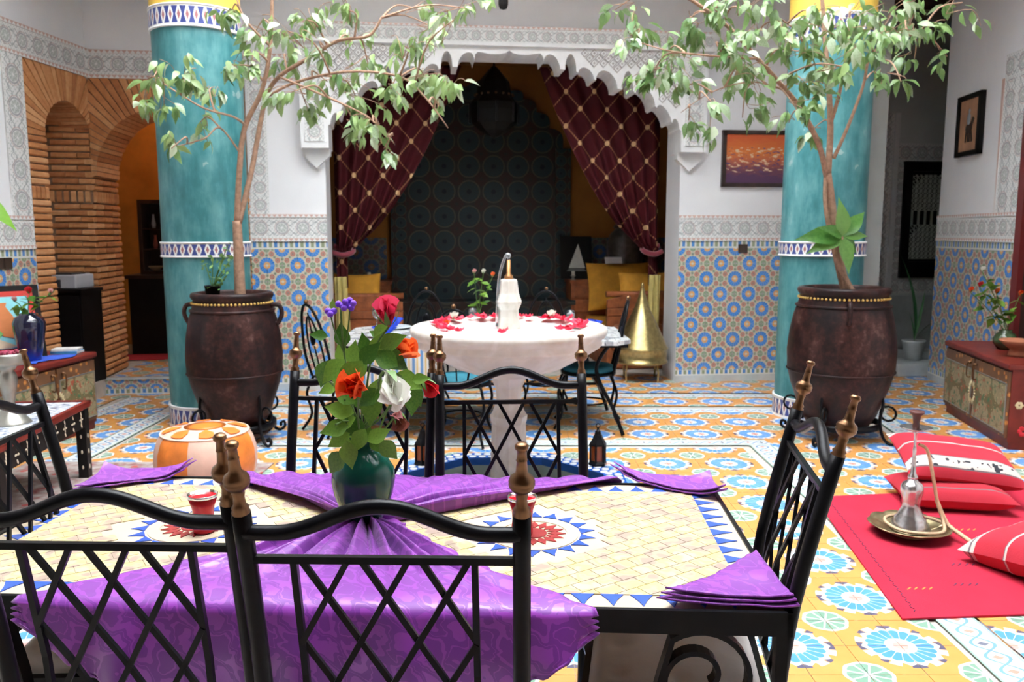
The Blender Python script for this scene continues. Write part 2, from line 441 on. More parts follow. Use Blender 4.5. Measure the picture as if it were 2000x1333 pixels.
# ------------------------------------------------------------------ wall building blocks
def tile_panel(parent, M, x0, x1, z0, z1, ts=.155, y=0, flip=1, mat='wall'):
    """square zellige tiles on a wall plane (local x, z; facing -y times flip), each an object"""
    h = ts/2; nxt = max(1, round((x1-x0)/ts)); nzt = max(1, round((z1-z0)/ts)); sx = (x1-x0)/nxt; sz = (z1-z0)/nzt; gg = .0012
    mes = []
    for par in (0, 1):
        mb = MB(); a, b = sx/2-gg, sz/2-gg; d = -.008*flip
        mb.box(-a, a, min(0, d), max(0, d), -b, b)
        for fi in range(6): mb.uv[fi] = None
        fi = 2 if flip > 0 else 4
        cs = []
        for vi in mb.f[fi]:
            vx, vy, vz = mb.v[vi]; uu = .5 + vx/(2*a); vv = .5 + vz/(2*b); cs.append((uu if par == 0 else 1-uu, vv))
        mb.uv[fi] = tuple(cs); mes.append(mb.mesh('zellige_tile', MT[mat]))
    q = M.to_quaternion().to_euler()
    for i in range(nxt):
        for j in range(nzt):
            p = M @ Vector((x0 + (i+.5)*sx, y, z0 + (j+.5)*sz))
            inst(mes[(i+j) % 2], 'zellige_tile', parent, p, q)
def strip_panel(parent, name, mat, M, x0, x1, z0, z1, y=0, d=.02, flip=1, per=.05):
    mb = MB(); yy = y - d*flip
    mb.box(x0, x1, min(y, yy), max(y, yy), z0, z1)
    fi = 2 if flip > 0 else 4
    for q in range(6): mb.uv[q] = None
    if mat is MT['stucco']:
        dx, dz = x1-x0, z1-z0; tall = dz > dx; sh_ = min(dx, dz); W = sh_/max(1, round(sh_/.24))
        mb.uv[fi] = tuple((((mb.v[i][2]-z0)/W, (mb.v[i][0]-x0)/W) if tall else ((mb.v[i][0]-x0)/W, (mb.v[i][2]-z0)/W)) for i in mb.f[fi])
    else: mb.uv[fi] = tuple((mb.v[i][0]/per, (mb.v[i][2]-z0)/(z1-z0)) for i in mb.f[fi])
    mb.xf(M)
    return mb.build(name, mat, parent)
def stucco_band(parent, M, x0, x1, z0, z1, y=0, flip=1):
    strip_panel(parent, 'carved_band', MT['stucco'], M, x0, x1, z0+.03, z1-.03, y, .014, flip)
    strip_panel(parent, 'band_edge', MT['sborder'], M, x0, x1, z0, z0+.03, y, .022, flip); strip_panel(parent, 'band_edge', MT['sborder'], M, x0, x1, z1-.03, z1, y, .022, flip)
def dado(parent, M, x0, x1, y=0, flip=1, z1=1.48, zt=1.74, z0=0):
    strip_panel(parent, 'border_tile_row', MT['grey_marble'], M, x0, x1, z0, z0+.07, y, .012, flip)
    strip_panel(parent, 'border_tile_row', MT['merlon'], M, x0, x1, z0+.07, z0+.13, y, .008, flip)
    tile_panel(parent, M, x0, x1, z0+.13, z1-.075, y=y, flip=flip)
    strip_panel(parent, 'border_tile_row', MT['merlon'], M, x0, x1, z1-.075, z1, y, .009, flip)
    stucco_band(parent, M, x0, x1, z1, zt, y, flip)

# ------------------------------------------------------------------ back wall with the scalloped arch
ZC = 4.25
I4 = Matrix.Identity(4)
wb = MB(); T = .45
XA0, XA1 = -.83, 2.72                                              # jambs of the big opening
wb.box(-1.56, XA0, YB, YB+T, 0, ZC); wb.box(XA1, 4.75, YB, YB+T, 0, ZC); wb.box(XA0, XA1, YB, YB+T, 3.30, ZC)
wall_back = struct(wb.xf(MBW).build('wall_back', MT['plaster']), 'white back wall with scalloped arch over the alcove')
MB0 = MBW @ Matrix.Translation((0, YB, 0))
dado(wall_back, MB0, -1.56, XA0-.001); dado(wall_back, MB0, XA1+.001, 4.72)
strip_panel(wall_back, 'carved_strip', MT['stucco'], MB0, -1.54, -1.37, 1.74, 3.0, 0, .014)
stucco_band(wall_back, MB0, -1.56, -1.04, 2.99, 3.24)
strip_panel(wall_back, 'carved_cornice', MT['stucco'], MB0, -1.06, 2.96, 3.355, 3.49, 0, .19)
strip_panel(wall_back, 'cornice_ledge', MT['white_paint'], MB0, -1.08, 2.98, 3.325, 3.357, 0, .22)
strip_panel(wall_back, 'band_edge', MT['sborder'], MB0, -1.06, 2.96, 3.49, 3.51, 0, .20)
# the scalloped screen: half outline measured from the middle of the arch outwards
def arc(p, q, apex, n=12):
    """arch from p to q rising to z = apex"""
    out = []
    for i in range(1, n+1):
        t = .5 - .5*math.cos(PI*i/n); s_ = math.sqrt(max(0, 1-(2*t-1)**2)); base = p[1]+(q[1]-p[1])*t
        out.append((p[0]+(q[0]-p[0])*t, base + (apex - (p[1]+q[1])/2)*s_ * (1 if i < n else 0)))
    return out
CX = .945
hp = [(0, 3.296), (.03, 3.272), (.09, 3.257), (.18, 3.255), (.26, 3.270), (.30, 3.275), (.325, 3.25), (.333, 3.19)]
for q, ap in (((.495, 3.13), 3.265),):
    hp += arc(hp[-1], q, ap)
hp += [(.545, 3.13)]; hp += arc(hp[-1], (.655, 3.115), 3.275); hp += [(.675, 3.10)]; hp += arc(hp[-1], (.83, 3.045), 3.15)
hp += [(.85, 3.035)]; hp += arc(hp[-1], (1.065, 2.96), 3.125); hp += [(1.115, 2.955)]; hp += arc(hp[-1], (1.225, 2.94), 3.13)
hp += [(1.25, 2.92)]; hp += arc(hp[-1], (1.45, 2.80), 2.97); hp += [(1.47, 2.78)]; hp += arc(hp[-1], (1.615, 2.655), 2.79); hp += [(1.63, 2.64)]; hp += arc(hp[-1], (1.70, 2.58), 2.68)
hp += [(1.72, 2.57), (1.72, 2.36), (1.98, 2.36)]
zt = 3.33; y0, y1 = YB-.17, YB+.20
lo = [(CX - x, z) for x, z in hp[::-1]] + [(CX + x, z) for x, z in hp[1:]]
sc_ = MB(); k = 0
for i in range(len(lo)-1):
    (xa, za), (xb, zb) = lo[i], lo[i+1]
    if xb - xa < 1e-5:
        sc_.quad((xa, y0, za), (xa, y1, za), (xb, y1, zb), (xb, y0, zb)); continue
    sc_.quad((xa, y0, za), (xb, y0, zb), (xb, y0, zt), (xa, y0, zt)); sc_.quad((xb, y1, zb), (xa, y1, za), (xa, y1, zt), (xb, y1, zt))
    sc_.quad((xa, y1, za), (xb, y1, zb), (xb, y0, zb), (xa, y0, za))
sc_.quad((lo[0][0], y0, zt), (lo[-1][0], y0, zt), (lo[-1][0], y1, zt), (lo[0][0], y1, zt))
sc_.quad((lo[0][0], y0, 2.36), (lo[0][0], y0, zt), (lo[0][0], y1, zt), (lo[0][0], y1, 2.36)); sc_.quad((lo[-1][0], y0, 2.36), (lo[-1][0], y1, 2.36), (lo[-1][0], y1, zt), (lo[-1][0], y0, zt))
sc_.xf(MBW).build('scalloped_screen', MT['white_paint'], wall_back)
# lattice of raised lozenges on the screen
def outline_z(x):
    d = abs(x - CX)
    for (xa, za), (xb, zb) in zip(hp, hp[1:]):
        if xa <= d <= xb and xb > xa: return za + (zb-za)*(d-xa)/(xb-xa)
    return 9
lz = MB()
m_ = MatB('lozenge_relief'); m_.color(m_.ramp(m_.noise(30, 2), [(.35, (.40, .37, .36)), (.65, (.50, .47, .45))])).set(rough=.9)
a_ = .041
lz.prism([(0, -a_), (a_, 0), (0, a_), (-a_, 0)], -.008, 0, 0); lz.prism([(0, -a_*.72), (a_*.72, 0), (0, a_*.72), (-a_*.72, 0)], -.018, -.006, 1); lz.prism([(0, -a_*.34), (a_*.34, 0), (0, a_*.34), (-a_*.34, 0)], -.021, -.016, 0)
lz_me = lz.mesh('lozenge', [m_.mat, MT['white_paint']]); nl = 0
q_ = MBW.to_quaternion().to_euler()
for i in range(-20, 21):
    for j in range(0, 12):
        x = CX + i*.092 + (.046 if j % 2 else 0); z = 3.285 - j*.046
        if abs(x-CX) > 1.70: continue
        if min(outline_z(x-.045), outline_z(x+.045), outline_z(x)) > 8: continue
        if max(outline_z(x-.045), outline_z(x+.045), outline_z(x)) > z - .05: continue
        inst(lz_me, 'lozenge', wall_back, B(x, y0, z), q_); nl += 1
for sx in (-1, 1):                                                   # carved faces of the corbels
    xc = CX + sx*1.85
    strip_panel(wall_back, 'corbel_panel', MT['stucco'], MBW @ Matrix.Translation((0, y0, 0)), xc-.09, xc+.09, 2.42, 3.28, 0, .012)
    c = MB(); c.prism([(xc-.13, 2.30), (xc, 2.18), (xc+.13, 2.30), (xc+.13, 2.36), (xc-.13, 2.36)], YB-.06, YB+.05); c.xf(MBW).build('corbel_foot', MT['white_paint'], wall_back)

# ------------------------------------------------------------------ alcove behind the arch
YA = 11.0
al = MB(); AX0, AX1 = -1.55, 3.45
al.box(AX0-.2, AX0, YB+T, YA+.2, 0, 3.9); al.box(AX1, AX1+.2, YB+T, YA+.2, 0, 3.9); al.box(AX0-.2, AX1+.2, YA, YA+.2, 0, 3.9)
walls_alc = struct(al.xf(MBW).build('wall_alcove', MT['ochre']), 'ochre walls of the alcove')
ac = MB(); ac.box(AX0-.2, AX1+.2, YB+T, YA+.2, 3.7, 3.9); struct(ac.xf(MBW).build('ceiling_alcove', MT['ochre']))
MYA = MBW @ Matrix.Translation((0, YA, 0))
def dado_shaded(x0, x1):
    tile_panel(walls_alc, MYA, x0, x1, 0.55, 1.50, ts=.19, mat='wall_shaded')
dado_shaded(AX0, -.34); dado_shaded(2.12, AX1)
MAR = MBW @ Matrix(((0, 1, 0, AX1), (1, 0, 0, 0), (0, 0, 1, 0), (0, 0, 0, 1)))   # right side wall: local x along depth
tile_panel(walls_alc, MAR, YB+T, YA-.01, .55, 1.50, ts=.19, y=0, flip=1, mat='wall_shaded')
# ------------------------------------------------------------------ left wall, brick arches and the corner pier
wl = MB(); wl.box(.905, 10.4, -.5, 0, 0, ZC); wl.box(-.02, .905, -.5, 0, 3.0, ZC)
wall_left = struct(wl.xf(LW).build('wall_left', MT['plaster']), 'white left wall with carved bands and brick arch')
dado(wall_left, LW, .92, 2.6, flip=-1, z1=1.43, zt=1.70)
strip_panel(wall_left, 'carved_strip', MT['stucco'], LW, .92, 1.17, 1.70, 2.99, 0, .014, -1)
stucco_band(wall_left, LW, -.0, 2.6, 2.99, 3.25, 0, -1)
wu = MB(); wu.box(-2.98, -1.56, YB, YB+.6, 2.985, ZC)
wall_upper = struct(wu.xf(MBW).build('wall_corner', MT['plaster']), 'plaster wall above the brick arches')
stucco_band(wall_upper, MB0, -2.98, -1.57, 2.985, 3.24)

pier = struct(MB().box(-3.46, -2.995, YB+.015, YB+.66, .0, 2.985).xf(MBW).build('wall_pier', MT['mortar']), 'terracotta brick pier between the two arches')
def brick_mesh(w_, d_, h_, bev=.010):
    """long face along x, rounded front edges, front at y = 0, goes back to y = d_"""
    mb = MB(); pr = [(0+bev*.0, -h_/2+bev), (0, h_/2-bev), (bev, h_/2), (d_, h_/2), (d_, -h_/2), (bev, -h_/2)]
    k = 0
    for x in (-w_/2, w_/2):
        mb.v += [(x, y, z) for y, z in pr]
    n = len(pr); mb.face(range(n)); mb.face(range(2*n-1, n-1, -1))
    for i in range(n): j = (i+1) % n; mb.face((j, i, n+i, n+j))
    return mb.mesh('brick', MT['brick'])
CH = .0595
bm_front = brick_mesh(.226, .08, .047); bm_half = brick_mesh(.110, .08, .047); bm_side = brick_mesh(.205, .08, .047); bm_jamb = brick_mesh(.245, .10, .048); bm_sold = brick_mesh(.042, .06, .105)
rq = random.Random(3)
nc = int((2.75-.17)/CH)
for i in range(nc):
    z = .17 + (i+.5)*CH
    if abs(z - 1.90) < .065: continue
    off = (i % 2)*.113
    xs = [-3.34+off, -3.107+off] if not off else [-3.34+.113, -3.05]
    for x in xs:
        if z < 1.0 and x < -3.2: continue
        me = bm_half if x == -3.05 else bm_front
        inst(me, 'brick', pier, B(x, YB-.002-rq.random()*.004, z), (0, rq.uniform(-.012, .012), BW))
    for j in range(3 if z < 2.3 else 0):
        y = YB + .115 + j*.215 + (.0 if i % 2 else -.02)
        inst(bm_side, 'brick', pier, B(-2.968+rq.random()*.004, y, z), (0, 0, BW+PI/2))
for j in range(7):
    inst(bm_sold, 'brick', pier, B(-3.42+j*.064, YB-.004, 1.90), (0, 0, BW))
for j in range(9):
    inst(bm_sold, 'brick', pier, B(-2.966, YB+.05+j*.070, 1.90), (0, 0, BW+PI/2))
# near jamb of the left-hand arch
jamb = MB().box(.695, .90, -.49, -.015, 0, 3.0).xf(LW).build('jamb_core', MT['mortar'], wall_left)
qL = LW.to_quaternion().to_euler()
for i in range(int(.55/CH), int(2.42/CH)):
    z = (i+.5)*CH
    if abs(z - 1.90) < .065: continue
    o = inst(bm_jamb, 'brick', wall_left, LW @ Vector((.783+rq.uniform(-.004, .004), .006, z)), (qL.x, qL.y, qL.z+PI))
for j in range(4):
    inst(bm_sold, 'brick', wall_left, LW @ Vector((.70+j*.060, .008, 1.90)), (qL.x, qL.y, qL.z+PI))
def voussoirs(parent, M, cx, cz, r, x0, x1, ztop, ya, yb_, ang0, ang1, n):
    def hit(a):
        dx, dz = math.cos(a), math.sin(a); t = 9
        if dx > 1e-6: t = min(t, (x1-cx)/dx)
        if dx < -1e-6: t = min(t, (x0-cx)/dx)
        if dz > 1e-6: t = min(t, (ztop-cz)/dz)
        return t
    core = []
    for i in range(n):
        a = ang0 + (ang1-ang0)*(i+.04)/n; b = ang0 + (ang1-ang0)*(i+.90)/n; ta, tb = hit(a), hit(b)
        if min(ta, tb) < r + .03: continue
        p = lambda t, an: (cx + t*math.cos(an), cz + t*math.sin(an))
        rr = r + rq.uniform(-.006, .006); n_seg = 2 if min(ta, tb) - r > .45 else 1
        cuts = [0, rq.uniform(.38, .62), 1] if n_seg == 2 else [0, 1]
        for c0, c1 in zip(cuts, cuts[1:]):
            e = .012 if c1 < 1 else 0
            q = [p(rr+(ta-rr)*c0, a), p(rr+(ta-rr)*c1-e, a), p(rr+(tb-rr)*c1-e, b), p(rr+(tb-rr)*c0, b)]
            MB().prism(q, ya + rq.uniform(-.004, .004), yb_, M=M).build('brick', MT['brick'], parent, fix=True)
    # mortar behind the bricks, a little recessed
    m2 = 40; mb = MB()
    for i in range(m2):
        a = ang0 + (ang1-ang0)*i/m2; b = ang0 + (ang1-ang0)*(i+1)/m2; ta, tb = hit(a), hit(b); rr = r+.014
        if min(ta, tb) < rr+.002: continue
        q = [(cx+t*math.cos(an), cz+t*math.sin(an)) for t, an in ((rr, a), (ta, a), (tb, b), (rr, b))]
        mb.prism(q, ya + (.014 if yb_ > ya else -.014), yb_ - (.01 if yb_ > ya else -.01), M=M)
    mb.build('arch_mortar', MT['mortar'], parent, fix=True)
voussoirs(wall_left, LW, .335, 2.39, .335, 0, .905, 3.0, .004, -.48, -.02, PI+.02, 30)
voussoirs(wall_upper, MBW, -2.295, 2.09, .645, -2.985, -1.60, 2.985, YB-.004, YB+.6, .0, PI, 44)
pj = MB().box(-1.645, -1.565, YB+.01, YB+.6, .0, 2.98).xf(MBW).build('jamb_core', MT['mortar'], wall_upper)
for i in range(int(2.1/CH)):
    inst(bm_half, 'brick', wall_upper, B(-1.605, YB, .03+i*CH), (0, 0, BW))
# raised floor of the room behind the arches
rf = MB().box(-5.6, -1.57, YB+.0, 12.1, 0, .158)
rf.box(-5.6, -2.98, 7.15, YB, 0, .158)
room_floor = struct(rf.xf(MBW).build('floor_raised', MT['grout']), 'raised tiled floor behind the brick arch')
def tile_area(parent, M, x0, x1, y0, y1, z, ts=TS):
    mb = MB(); i = 0
    for ix in range(int((x1-x0)/ts)):
        for iy in range(int((y1-y0)/ts)):
            xa, ya = x0+ix*ts+g, y0+iy*ts+g; xb, yb2 = x0+(ix+1)*ts-g, y0+(iy+1)*ts-g
            u0, v0 = (0, 0); fx, fy = ix % 2, iy % 2
            U = lambda c: (c[0] if not fx else 1-c[0], c[1] if not fy else 1-c[1])
            mb.quad((xa, ya, z), (xb, ya, z), (xb, yb2, z), (xa, yb2, z), 0, tuple(U(c) for c in ((0, 0), (1, 0), (1, 1), (0, 1))))
    o = mb.xf(M).build('tile_field', MT['floor'], parent); o['kind'] = 'stuff'; return o
tile_area(room_floor, MBW, -2.94, -1.6, YB+.06, 9.9, .163)
strip_panel(room_floor, 'nosing', MT['grey_marble'], MB0, -2.98, -1.57, .145, .166, 0, .02)
tile_panel(room_floor, MB0, -2.98, -1.57, .055, .145, ts=.12); strip_panel(room_floor, 'border_tile_row', MT['merlon'], MB0, -2.98, -1.57, .0, .055, 0, .012)
rw = MB(); rw.box(-5.6, -1.57, 10.9, 11.1, .15, 3.9); rw.box(-1.75, -1.57, YB+.6, 10.9, .15, 3.9); rw.box(-5.7, -5.6, 6.6, 11.1, .15, 3.9); rw.box(-5.7, -4.2, 6.5, 6.6, 0, 3.9)
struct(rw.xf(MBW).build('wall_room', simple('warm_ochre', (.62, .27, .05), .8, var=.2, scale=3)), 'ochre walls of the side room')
struct(MB().box(-5.7, -1.57, YB+.45, 11.1, 3.35, 3.5).box(-5.7, -3.75, 6.5, YB+.45, 3.35, 3.5).xf(MBW).build('ceiling_room', MT['plaster']))

# assumed shaded lamp, added to light that room's ochre walls; unseen behind the column
lp_ = thing('assumed_wall_lamp', 'assumed warm wall lamp, unseen, in the room behind the brick arch', 'lamp', B(-1.82, 10.0, 2.5), BW)
MB().lathe([(.05, -.10), (.09, .10), (.085, .10), (.045, -.10)], 20).build('assumed_lamp_shade', MT['yellow'], lp_); MB().box(.0, .07, -.02, .02, -.04, .04).build('bracket', MT['wood_dark'], lp_)
ld = bpy.data.lights.new('assumed_lamp_bulb', 'POINT'); ld.energy = 5; ld.color = (1, .62, .28); ld.shadow_soft_size = .04; lo2_ = bpy.data.objects.new('assumed_lamp_bulb', ld); COL.objects.link(lo2_); lo2_.parent = lp_; lo2_.location = (0, 0, .08)

# ------------------------------------------------------------------ right wall and the passage beyond it
wr = MB(); wr.box(-11, 0, -.4, 0, 0, ZC)
wall_right = struct(wr.xf(RW).build('wall_right', MT['plaster']), 'white right wall with zellige dado')
dado(wall_right, RW, -1.70, -.002, flip=-1)
strip_panel(wall_right, 'carved_strip', MT['stucco'], RW, -1.68, -1.24, 1.74, 2.90, 0, .014, -1); strip_panel(wall_right, 'carved_strip', MT['stucco'], RW, -3.4, -1.24, 2.90, 3.12, 0, .014, -1)
strip_panel(wall_right, 'band_edge', MT['sborder'], RW, -1.24, -1.20, 1.74, 2.92, 0, .02, -1)
door = struct(MB().box(-1.80, -1.70, -.02, .06, 0, 2.8).box(-2.9, -2.8, -.02, .06, 0, 2.8).box(-2.9, -1.7, -.02, .06, 2.7, 2.8).xf(RW).build('door_1', simple('dark_red_paint', (.16, .02, .02), .4)), 'dark red door frame in the right wall')
MB().box(-2.8, -1.80, -.05, .01, 0, 2.7).xf(RW).build('door_leaf', MT['wood_dark'], door)
MR = MBW @ Matrix.Translation((0, 9.8, 0))
wp = MB(); wp.box(4.55, 6.1, 9.8, 10.1, 0, ZC); wp.box(6.75, 8.6, 9.8, 10.1, 0, ZC); wp.box(6.1, 6.75, 9.8, 10.1, 0, 1.02); wp.box(6.1, 6.75, 9.8, 10.1, 2.42, ZC); wp.box(6.1, 6.75, 10.06, 10.1, 1, 2.5)
wp.box(4.75, 5.0, YB+.1, 9.8, 0, ZC)
wall_pass = struct(wp.xf(MBW).build('wall_passage', simple('passage_shade_plaster', (.62, .66, .63), .85, var=.06, scale=3)), 'passage wall behind the right column, shade tinted grey-green into its plaster')  # grey-green tone of this plaster stands for the shade in the passage
stm = MT['stucco']
strip_panel(wall_pass, 'carved_strip', stm, MR, 5.10, 5.90, .80, 3.02, 0, .014); strip_panel(wall_pass, 'pilaster', MT['white_paint'], MR, 5.90, 5.96, .8, 3.02, 0, .05)
strip_panel(wall_pass, 'carved_strip', stm, MR, 5.96, 6.10, .80, 2.42, 0, .014); strip_panel(wall_pass, 'carved_strip', stm, MR, 5.96, 7.3, 2.44, 2.66, 0, .014); strip_panel(wall_pass, 'carved_strip', stm, MR, 6.1, 7.0, .80, 1.0, 0, .014)
strip_panel(wall_pass, 'marble_panel', MT['grey_marble'], MR, 5.10, 7.4, .02, .78, 0, .02)
strip_panel(wall_pass, 'door_post', MT['wood_dark'], MR, 4.98, 5.10, .0, 2.75, 0, .10)
win = thing('window_1', 'dark wooden window with pale star lattice in the passage', 'window', B(6.42, 9.78, 1.72), BW); del win['category']; win['kind'] = 'structure'
fr = MB(); fr.box(-.36, -.26, -.04, .06, -.72, .72); fr.box(.26, .36, -.04, .06, -.72, .72); fr.box(-.26, .26, -.04, .06, .60, .72); fr.box(-.26, .26, -.04, .06, -.72, -.52); fr.build('window_frame', MT['black'], win)
lat = MB()
for (za, zb) in ((-.48, -.06), (.12, .56)):
    for i in range(9):
        t = -.24 + i*.06; lat.bar((t, 0, za), (t, 0, zb), .008, .012, up=(0, 1, 0))
    for i in range(int((zb-za)/.06)+1): lat.bar((-.25, 0, za+i*.06), (.25, 0, za+i*.06), .008, .012, up=(0, 1, 0))
    for i in range(-8, 9):
        a, b = max(-.25, i*.06), min(.25, i*.06+(zb-za))
        if b > a: lat.bar((a, 0, za+a-i*.06), (b, 0, za+b-i*.06), .007, .01, up=(0, 1, 0)); lat.bar((-a, 0, za+a-i*.06), (-b, 0, za+b-i*.06), .007, .01, up=(0, 1, 0))
for i in range(6): lat.bar((-.22+i*.088, 0, -.06), (-.22+i*.088, 0, .12), .022, .02, up=(0, 1, 0))
lo_ = lat.build('lattice', simple('pale_lattice', (.50, .54, .48), .6), win); lo_['label'] = 'pale carved lattice of stars and balusters'
MB().box(-.27, .27, .045, .05, -.6, .62).build('pane', MT['black'], win)
stp = MB().box(-.45, .55, -.30, .25, 0, .14); stp.box(-.15, .55, .0, .25, .14, .24)
tag(stp.build('marble_step', MT['grey_marble'], loc=(4.62, 9.25, 0), rz=BW, bevel=.01), 'low grey marble step in the passage by the right wall', 'step')

# ------------------------------------------------------------------ unseen outer shell, shaped for the light: gallery soffit round the open roof, upper walls, wall behind the viewer
gp = MT['plaster']
c_ = MB(); c_.box(FX0-1, OX0, FY0, FY1, ZC, ZC+.35); c_.box(OX1, FX1+2, FY0, FY1, ZC, ZC+.35); c_.box(OX0, OX1, OY1, FY1, ZC, ZC+.35); c_.box(OX0, OX1, FY0, OY0, ZC, ZC+.35)
cedar = simple('cedar_ceiling', (.11, .055, .03), .6, var=.3)  # dark tone chosen to cut bounce onto the upper walls
struct(c_.build('ceiling', cedar), 'unseen gallery soffit around the open roof, made dark cedar to cut bounced light')
u_ = MB(); t_ = .2
u_.box(OX0-t_, OX0, OY0-t_, OY1+t_, ZC+.35, ZC+8); u_.box(OX1, OX1+t_, OY0-t_, OY1+t_, ZC+.35, ZC+8); u_.box(OX0, OX1, OY1, OY1+t_, ZC+.35, ZC+8); u_.box(OX0, OX1, OY0-t_, OY0, ZC+.35, ZC+8)  # out of view, made tall to block low-angle sky
struct(u_.build('wall_gallery', gp), 'unseen white gallery walls above the courtyard, raised to steer the sky light down')
struct(MB().box(8.3, 8.6, FY0, FY1, 0, ZC).box(FX0-1, FX0-.8, FY0, FY1, 0, ZC).box(FX0-1, 8.6, FY1-.2, FY1, 0, ZC).build('wall_leak_stop', gp))  # unseen walls added to keep stray sky light out of the passage
struct(MB().box(FX0-1, FX1+2, FY0-.2, FY0, 0, ZC).build('wall_front', simple('fill_cut_plaster', (.22, .13, .09), .9)))  # unseen, coloured dark to reduce fill light from the front

# ------------------------------------------------------------------ two columns
def column(loc, label, lean=0):
    t = thing('column', label, 'column', loc, 0, 'teal columns of the courtyard')
    r = .335; n = 48
    def ring(name, z0, z1, rr, mat): return MB().lathe([(rr, z0), (rr, (z0*2+z1)/3), (rr, (z0+2*z1)/3), (rr, z1)], n, cap=False).build(name, mat, t)
    ring('shaft', .18, 1.37, r, MT['teal']); ring('shaft', 1.49, 3.10, r, MT['teal']); ring('capital', 3.27, ZC, r+.003, MT['yellow'])
    for z0, z1 in ((0, .18), (1.37, 1.49), (3.10, 3.27)):
        o = ring('zellige_band', z0, z1, r+.012, MT['band']); o['label'] = 'blue and white zellige band'
        MB().lathe([(r, z0), (r+.016, z0), (r+.016, z0+.012), (r, z0+.012)], n, cap=False).build('band_lip', MT['white_paint'], o)
        MB().lathe([(r, z1-.012), (r+.016, z1-.012), (r+.016, z1), (r, z1)], n, cap=False).build('band_lip', MT['white_paint'], o)
    return t
column((-2.49, 6.78, 0), 'teal plastered column behind the left jar with the ficus, beside the brick arch')
column((2.615, 7.02, 0), 'teal plastered column behind the right jar, next to the orange painting')

# ------------------------------------------------------------------ pool
pool = thing('pool', 'octagonal sunken pool with a blue tiled rim round the fountain', 'pool', (POOL[0], POOL[1], 0))
def octp(a): return [(a/math.cos(PI/8)*math.cos(PI/8+i*PI/4), a/math.cos(PI/8)*math.sin(PI/8+i*PI/4)) for i in range(8)]
rim = MB(); A_, B_ = octp(PA), octp(PA-.13)
for i in range(8):
    j = (i+1) % 8; (x0, y0_), (x1, y1_) = A_[i], A_[j]; (x2, y2), (x3, y3) = B_[j], B_[i]
    rim.quad((x0, y0_, .012), (x1, y1_, .012), (x2, y2, .012), (x3, y3, .012)); rim.quad((x3, y3, .012), (x2, y2, .012), (x2, y2, -.04), (x3, y3, -.04)); rim.quad((x1, y1_, .012), (x0, y0_, .012), (x0, y0_, -.01), (x1, y1_, -.01))
rim_o = rim.build('rim', simple('cobalt_tile', (.03, .13, .50), .25, var=.2), pool)
dm = MB().lathe([(.026, 0), (.024, .005), (.0001, .006)], 10).mesh('dot', simple('white_glaze', (.85, .87, .88), .2, var=.03))
for i in range(8):
    p, q = Vector(octp(PA-.065)[i]), Vector(octp(PA-.065)[(i+1) % 8]); d = q-p; L = d.length; d /= L; nn = Vector((-d.y, d.x))
    if (p+q).y < -.2: continue
    for k in range(9):
        for sgn in (-1, 1):
            c = p + d*(L*(k+.5+.25*sgn)/9) + nn*sgn*.028; inst(dm, 'dot', rim_o, (c.x, c.y, .011))
bs = MB(); C_ = octp(PA-.13); D_ = octp(PA-.13)
for i in range(8):
    j = (i+1) % 8; bs.quad((*C_[i], -.04), (*C_[j], -.04), (*C_[j], -.38), (*C_[i], -.38))
bs.slab(octp(PA-.125), -.40, -.38)
mp = MatB('pool_tile'); x, y, z = mp.xyz(); mp.color(mp.mix(mp.noise(14, 3), (.30, .40, .36), (.46, .54, .50))).set(rough=.3)
bs.build('basin', mp.mat, pool)
mw = MatB('pool_water'); mw.color((.55, .72, .66)).set(rough=.03, trans=.9, ior=1.33); mw.bump(mw.noise(18, 2), .05)
MB().slab(octp(PA-.131), -.18, -.175).build('water', mw.mat, pool)
# ------------------------------------------------------------------ materials of the furnishings
def m_iron():
    m = MatB('black_iron'); m.color(m.mix(m.noise(30, 3), (.003, .003, .004), (.009, .009, .011))).set(rough=.30, spec=.13); return m.bump(m.noise(80, 2), .08, .002).mat
def m_brass(name='aged_brass', c=(.24, .125, .062), rough=.33):
    m = MatB(name); m.color(m.ramp(m.noise(25, 4), [(.3, tuple(x*.6 for x in c)), (.7, c)])).set(rough=rough, metal=.9); return m.mat
def m_damask():
    m = MatB('purple_damask'); u, v = m.uv(); n = m.noise(9, 2, 'UV', dist=1.5)
    k = 2*PI/.16; a = u*k + n*2.6; b = v*k + n*2.2; h = a.sin()*b.cos() + (a*1.7 + b*1.3).sin()*.6
    pat = (h - .45).abs().lt(.24).max(h.lt(-.80)).max((h + .25).abs().lt(.05))
    m.color(m.mix(pat, (.17, .014, .27), (.27, .038, .38))).set(rough=m.nt and (pat*-.18 + .52), sheen=.25); return m.bump(pat + m.noise(120, 2, 'UV')*.3, .12, .002).mat
def m_mosaic():
    m = MatB('cream_mosaic'); g_ = m.nt.nodes.new('ShaderNodeNewGeometry'); f = m.noise(21, 1, vec=g_.outputs['Position'])
    m.color(m.ramp(f, [(.38, (.36, .27, .22)), (.46, (.52, .43, .28)), (.52, (.56, .48, .20)), (.58, (.50, .38, .22)), (.64, (.54, .47, .32))])).set(rough=.3); return m.mat
MT.update(iron=m_iron(), brass=m_brass(), damask=m_damask(), mosaic=m_mosaic(), cream=simple('cream_grout', (.50, .41, .30), .5, var=.06),
          blue_t=simple('blue_mosaic', (.035, .09, .42), .25, var=.2), red_t=simple('red_mosaic', (.34, .045, .045), .25, var=.2),
          cushion=simple('white_cotton', (.62, .59, .57), .9, var=.06, bump=.1), leaf=None)
